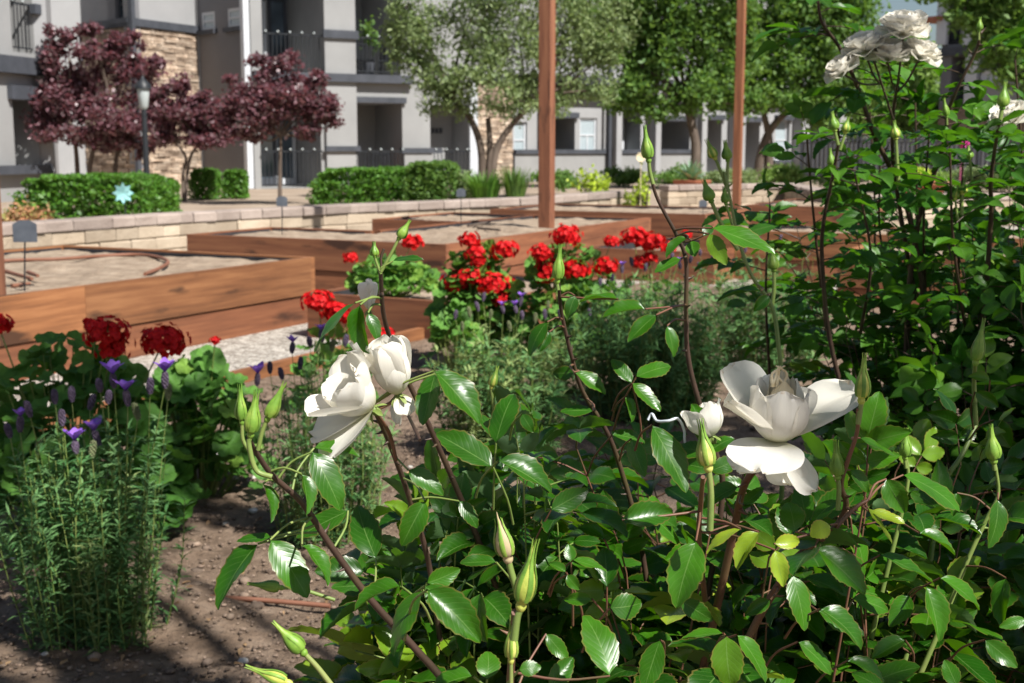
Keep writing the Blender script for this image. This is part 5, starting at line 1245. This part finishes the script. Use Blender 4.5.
budpx(FB, 861, 404, 864, 358, 18, .93, 'bud_y', stem=[(860, 412), (858, 424)], open_=.05)
budpx(FB, 838, 480, 836, 444, 17, .95, 'bud', stem=[(839, 490), (838, 510)], open_=.1)
budpx(FB, 975, 366, 983, 323, 15, 1.2, 'bud', stem=[(974, 385), (976, 425)], ds=1.22, open_=.06)
budpx(FB, 994, 464, 991, 428, 18, 1.1, 'bud', stem=[(995, 470)], open_=.05)
budpx(FB, 905, 460, 906, 431, 14, 1.1, 'bud', stem=[(906, 468)], open_=.06)
budpx(FB, 557, 284, 560, 248, 13, 1.12, 'bud', stem=[(558, 290)], open_=.05)
budpx(FB, 649, 163, 645, 129, 13, 1.12, 'bud', stem=[(650, 172), (653, 184)], open_=.04, lab='tall dark bud reaching above the raised beds')
budpx(FB, 716, 160, 707, 141, 11, 1.5, 'bud_y', stem=[(721, 172), (727, 188)], open_=.1)
budpx(FB, 728, 162, 725, 142, 11, 1.5, 'bud', stem=[(727, 178), (728, 192)], open_=.1)
budpx(FB, 712, 203, 704, 181, 14, 1.45, 'bud', stem=[(722, 225), (738, 250)], open_=.12)
budpx(FB, 726, 205, 724, 188, 9, 1.45, 'bud', stem=[(731, 220), (734, 232)], open_=.1)
budpx(FB, 774, 272, 772, 250, 13, 1.5, 'bud', stem=[(774, 290), (772, 306)], open_=.1)
budpx(FB, 491, 389, 497, 368, 11, 1.15, 'bud_y', stem=[(494, 410), (498, 440)], open_=.1)

# ================================================================== tall right-hand bush
TB = empty('rose_bush', (1.0, 2.25, 0), 'tall shaded rose bush at the right with a white cluster at its top', 'rose bush', 'white rose bushes')
ct = canes(TB, [([(980, 26), (977, 48), (958, 87), (948, 113), (945, 138), (932, 180), (922, 205), (910, 280), (905, 380)], 2.0, 2.2, .002, .005),
                ([(817, -6), (822, 22), (838, 45), (851, 71), (861, 97), (874, 135), (887, 161), (906, 203), (925, 300), (935, 400)], 2.0, 2.2, .0022, .0055),
                ([(902, 66), (896, 93), (893, 119), (893, 160), (900, 210), (915, 300)], 2.05, 2.2, .0022, .004),
                ([(838, 128), (838, 145), (832, 180), (824, 219), (822, 260), (830, 340), (850, 420)], 1.85, 2.0, .0018, .004),
                ([(1002, 110), (998, 129), (991, 180), (991, 219), (985, 300), (975, 400)], 1.9, 2.1, .002, .005),
                ([(872, 55), (882, 85), (893, 119)], 2.0, 2.05, .0016, .002)], 'cane_dark')
lmT, smT = MB(), MB()
def cloud_leaves(c, n, size, young=0, s0=.0, s1=.6, rb=0):
    for k in range(n):
        i = int((s0 + (s1 - s0) * (k + rng.random()) / n) * (len(c) - 1)); a = rng.uniform(0, 6.28); out = np.array([math.cos(a), math.sin(a), rng.uniform(-.1, .5)])
        compound(lmT, smT, c[i], out, (rng.normal() * .2, rng.normal() * .2, 1), size * rng.uniform(.8, 1.2), float(np.clip(rng.random() + rb, 0, .99)), nl=5)
cloud_leaves(ct[0], 12, .046, s0=.16); cloud_leaves(ct[1], 14, .046, s0=.02); cloud_leaves(ct[2], 5, .032, s0=.3, s1=1); cloud_leaves(ct[3], 10, .045, s0=.14, s1=.8); cloud_leaves(ct[4], 9, .045, s0=.15)
surf3 = keep_below([(740, 330), (770, 270), (800, 215), (830, 195), (880, 200), (930, 180), (1000, 165), (1100, 150)])
bulk(lmT, smT, 1.12, 2.35, .62, .42, surf3, 110, .06, 14, .02, True, -.05, rb=.3)
surf4 = keep_below([(740, 420), (780, 350), (830, 300), (900, 300), (1100, 260)])
bulk(lmT, smT, .95, 2.0, .42, .28, surf4, 55, .058, 13, .02, True, -.05, rb=.2)
surf5 = keep_below([(770, 150), (800, 90), (830, 110), (960, 110), (1030, 90)])
for (x, y0, y1, d) in [(806, 130, 330, 2.05), (855, 175, 340, 1.95), (930, 120, 330, 2.1), (965, 130, 330, 2.2), (1015, 60, 330, 2.1), (880, 160, 330, 2.2), (770, 205, 380, 2.2), (1030, 120, 350, 2.0), (915, 90, 300, 2.4), (950, 150, 330, 1.9), (870, 110, 300, 2.5)]:
    P_ = [W(x + random.uniform(-10, 30), y1, d + .15), W(x + random.uniform(-8, 20), (y0 + y1) / 2, d + .05), W(x, y0, d)]
    grow_cane(lmT, smT, P_, 10, .047, .003, .0015, .05, False, .03)
lmT.build('foliage', 'rose_leaf_dark', TB); smT.build('twigs', 'cane_dark', TB)
def double_rose(root, px, py, d, ax, s, lab=None):
    pet = []
    for ring, (n, th, f) in enumerate([(5, 14, .72), (6, 30, .82), (7, 48, .95), (7, 66, 1.05), (6, 84, 1.05)]):
        for k in range(n): pet.append((k * 360 / n + ring * 33, th + rng.uniform(-7, 7), s * f * rng.uniform(.9, 1.05), s * f * 1.15, .5, -.55 + .12 * ring, .035))
    return bloom(root, W(px, py, d), ax, pet, r=s * .11, stam=True, stamr=s * .25, single=False, lab=lab, mat='petal', seplen=2.0)
for (x, y, ax, s, lab) in [(903, 34, (-.1, -.35, 1), .039, 'topmost white rose of the cluster'), (866, 52, (-.35, -.2, .9), .033, None), (888, 60, (-.05, -.4, .9), .034, None), (918, 58, (.3, -.3, .9), .032, None), (845, 72, (-.65, -.2, .7), .029, None), (1012, 122, (-.5, -.3, .8), .034, 'white rose at the right edge')]:
    double_rose(TB, x, y, 1.95, ax, s, lab)
    b = MB(); jx, jy = (896, 93) if x < 950 else (1000, 150); 
    if x < 875: jx, jy = 880, 84
    q = W(x, y + 3, 1.95); tube(b, catmull([q, W((x + jx) / 2, (y + jy) / 2 + 6, 1.97), W(jx, jy, 2.04)], 5), .0016, .0018, 6); b.build('flower_stalk', 'cane_dark', TB)
for (a, b_, c, d, wp_, dep, m, st) in [(835, 132, 832, 113, 12, 1.85, 'bud', [(838, 145)]), (845, 134, 848, 118, 10, 1.85, 'bud_y', [(840, 150)]), (1002, 110, 1005, 84, 14, 1.9, 'bud', [(1000, 120)]), (979, 32, 980, 18, 7, 2.0, 'bud', [(979, 40)]),
        (832, 168, 830, 150, 9, 1.9, 'bud', [(833, 185)]), (896, 140, 894, 122, 12, 2.0, 'bud_y', [(897, 160), (899, 190)]), (947, 118, 944, 100, 7, 2.0, 'bud', [(947, 125)]), (970, 160, 968, 147, 9, 1.95, 'bud', [(972, 180)]), (962, 195, 964, 182, 11, 1.9, 'bud_y', [(962, 215)]), (955, 200, 958, 186, 8, 1.9, 'bud_y', [(958, 220)])]:
    budpx(TB, a, b_, c, d, wp_, dep, m, stem=st, open_=.1)

# ================================================================== geraniums
def ger_leaf_t(seed):
    rs = np.random.default_rng(seed); n = 26; V = [(0, .12, 0)]; A = [(0, .3, 0)]
    for ring in (.55, 1.0):
        for i in range(n):
            a = -math.pi / 2 + .22 + (2 * math.pi - .44) * i / (n - 1); lobe = 1 + (.10 * abs(math.sin(a * 3.5 + .4)) - .04 + .025 * math.cos(a * 21)) * (ring > .9)
            r = .5 * ring * lobe; x, y = r * math.cos(a), r * math.sin(a) + .12
            V.append((x, y, .10 * ring * (1 if ring > .9 else .6) + .05 * math.sin(a * 7 + seed) * ring)); A.append((0, ring, 0))
    F = [(0, 1 + i, 2 + i) for i in range(n - 1)] ; F4 = [(1 + i, 1 + n + i, 2 + n + i, 2 + i) for i in range(n - 1)]
    return np.array(V), F + F4, np.array(A)
GT = [ger_leaf_t(k) for k in range(5)]
def geranium(label, px, d, z0, wpx, pytop, heads, nleaf, headr=.042, rbias=.0, young=.05, pybot=None, leafs=.062):
    x0 = W(px, pytop, d)[0]; zt = W(px, pytop, d)[2]; hw = wpx / 2 * d / FPX; zb = z0 if pybot is None else max(z0, W(px, pybot, d)[2])
    root = empty('geranium', (x0, d, z0), label, 'geranium', 'red geraniums'); lf, st = MB(), MB(); base = np.array([x0, d, z0])
    for k in range(nleaf):
        a = rng.uniform(0, 6.28); q = rng.random() ** .5; h = rng.uniform(.15, 1) ** .7; dome = math.sqrt(max(0, 1 - q * q * .75))
        p = np.array([x0 + math.cos(a) * q * hw, d + math.sin(a) * q * hw * .8, zb + (zt - zb) * dome * h])
        out = np.array([math.cos(a) * q, math.sin(a) * q, 0]); nn = nrm(out * .8 + (0, -.15, .8) + rng.normal(size=3) * .3)
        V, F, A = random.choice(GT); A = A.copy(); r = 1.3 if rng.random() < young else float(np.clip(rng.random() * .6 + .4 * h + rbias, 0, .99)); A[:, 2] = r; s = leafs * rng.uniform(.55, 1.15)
        dd_ = nrm(out + rng.normal(size=3) * .4 + (0, 0, .01)); lf.add((V * s) @ frame(dd_, nn).T + p, F, A)
        if k % 2 == 0: tube(st, catmull([base + (p - base) * (.15, .15, .0), (base + p) / 2 + (0, 0, -.02), p], 3), .0022, .0014, 4, False)
    lf.build('foliage', 'ger_leaf', root); st.build('stems', 'cane_green', root)
    for (hx, hy, hr) in heads:
        dq = d - rng.uniform(0, .5) * hw; c = W(hx, hy, dq); r_ = hr * (.9 if hy < 310 else 1) * dq / FPX
        big = hr > 15; b = MB(); nf = 95 if big else 46
        for i in range(nf):
            z = 1 - 1.55 * (i + .5) / nf; a = i * 2.4; s = math.sqrt(max(0, 1 - z * z)); dr = nrm(np.array([s * math.cos(a), s * math.sin(a), z]) + rng.normal(size=3) * .12); cc = c + dr * r_ * rng.uniform(.45, 1.12) * np.array([1.1, 1.1, .8])
            for j in range(5):
                d_, n_ = radial(dr, j * 1.257 + i, 1.15 + rng.uniform(-.2, .2)); add_petal(b, cc, d_, n_, r_ * (.24 if big else .36), r_ * (.22 if big else .33), .15, .3, seed=i + j, nu=3, nv=4, ruffle=.05)
        o = b.build('flower_head', 'red_petal', root)
        t = MB(); tube(t, catmull([base + (c - base) * (.3, .3, .35), (base + c) / 2 + (0, 0, .03), c], 4), .003, .0022, 5)
        for i in range(8):
            dr = nrm(rng.normal(size=3) + (0, 0, .5)); tube(t, [c, c + dr * r_ * .7], .001, .0008, 3, False)
        t.build('flower_stalk', 'cane_green', o)
    return root
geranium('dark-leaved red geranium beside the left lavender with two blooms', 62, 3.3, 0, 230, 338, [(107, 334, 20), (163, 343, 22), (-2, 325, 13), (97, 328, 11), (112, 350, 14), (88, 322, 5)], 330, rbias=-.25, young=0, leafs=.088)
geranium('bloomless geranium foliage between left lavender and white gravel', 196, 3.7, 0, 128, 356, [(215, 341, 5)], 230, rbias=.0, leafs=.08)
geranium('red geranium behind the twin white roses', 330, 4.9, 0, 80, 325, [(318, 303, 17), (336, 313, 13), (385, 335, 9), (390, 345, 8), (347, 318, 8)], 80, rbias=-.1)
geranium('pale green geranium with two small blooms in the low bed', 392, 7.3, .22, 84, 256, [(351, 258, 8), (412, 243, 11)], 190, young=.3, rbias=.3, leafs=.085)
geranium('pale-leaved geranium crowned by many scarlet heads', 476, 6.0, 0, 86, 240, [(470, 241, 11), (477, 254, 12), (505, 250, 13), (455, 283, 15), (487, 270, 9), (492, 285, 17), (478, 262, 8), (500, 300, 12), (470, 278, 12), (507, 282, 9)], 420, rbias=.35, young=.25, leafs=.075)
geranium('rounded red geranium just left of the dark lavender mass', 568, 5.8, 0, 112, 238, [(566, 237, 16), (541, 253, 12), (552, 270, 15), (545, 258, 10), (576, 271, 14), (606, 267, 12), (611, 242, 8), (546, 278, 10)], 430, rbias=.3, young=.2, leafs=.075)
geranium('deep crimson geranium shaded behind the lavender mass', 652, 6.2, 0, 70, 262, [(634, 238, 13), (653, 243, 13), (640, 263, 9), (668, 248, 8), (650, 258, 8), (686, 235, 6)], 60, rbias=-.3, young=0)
geranium('small flowerless geranium in front of the low bed', 455, 5.7, 0, 50, 313, [(300, 50, 0)][:0], 60, rbias=.3, pybot=345)

# ================================================================== lavenders
lavender('tall lavender with vivid purple bracts in the left foreground', 98, 646, 408, 190, 112, 80,
         [(38, 452, 'g'), (76, 452, 'P'), (92, 456, 'g'), (99, 444, 'P'), (114, 386, 'P'), (128, 404, 'P'), (138, 418, 'g'), (168, 398, 'g'), (165, 386, 'P'), (20, 430, 'p'), (55, 402, 'k'), (72, 400, 'k'), (62, 424, 'k'), (108, 402, 'k'), (30, 415, 'k'), (10, 436, 'k'), (90, 408, 'k'), (150, 392, 'k'), (100, 390, 'k')], leafL=.034, wd=.0027, young=.1)
lavender('silvery lavender behind the twin white roses', 325, 498, 352, 140, 150, 44,
         [(332, 350, 'g'), (318, 352, 'g'), (300, 368, 'k'), (257, 384, 'P'), (282, 378, 'k'), (345, 345, 'k'), (310, 345, 'k'), (322, 340, 'p'), (365, 352, 'k'), (292, 352, 'p'), (270, 372, 'k')], leafL=.04, wd=.0024, d=3.3)
lavender('pale straw-tinted lavender right of centre in full sun', 500, 455, 328, 150, 170, 44,
         [(455, 318, 'k'), (470, 316, 'g'), (478, 310, 'k'), (490, 318, 'g'), (503, 312, 'p'), (516, 312, 'p'), (522, 318, 'k'), (535, 322, 'g'), (545, 318, 'k'), (483, 300, 'k'), (520, 305, 'p'), (510, 330, 'g'), (462, 330, 'g'), (560, 318, 'k')], leafL=.05, wd=.0036, young=.35)
lavender('large dark bushy lavender in the shaded middle', 650, 418, 268, 175, 280, 46,
         [(622, 272, 'p'), (632, 265, 'k'), (645, 270, 'k'), (660, 272, 'k'), (680, 268, 'p'), (690, 262, 'k'), (612, 280, 'k'), (600, 285, 'k'), (700, 268, 'k'), (672, 260, 'k')], leafL=.055, wd=.0038, young=.0)
lavender('shaded lavender reaching behind the right rose stems', 765, 380, 248, 150, 190, 40,
         [(720, 250, 'k'), (735, 246, 'k'), (745, 252, 'k'), (758, 242, 'k'), (770, 248, 'k'), (780, 240, 'k'), (700, 255, 'k'), (712, 258, 'p')], leafL=.055, wd=.004, young=.0)
lavender('low sunlit lavender in the gap behind the pale straw-tinted one', 570, 400, 318, 80, 60, 26, [(548, 308, 'g'), (590, 315, 'k'), (575, 310, 'k')], leafL=.05, wd=.003, young=.35)

# white bent wire by the big bloom
b = MB(); tube(b, catmull([W(648, 420, 1.16), W(652, 414, 1.16), W(657, 421, 1.15), W(668, 421, 1.14), (W(678, 419, 1.14)), W(684, 430, 1.14), W(686, 445, 1.14), W(700, 470, 1.16)], 6), .0014, sides=6)
tag(b.build('wire', 'plastic'), 'pale bent plastic-coated wire left of the large open bloom', 'wire')
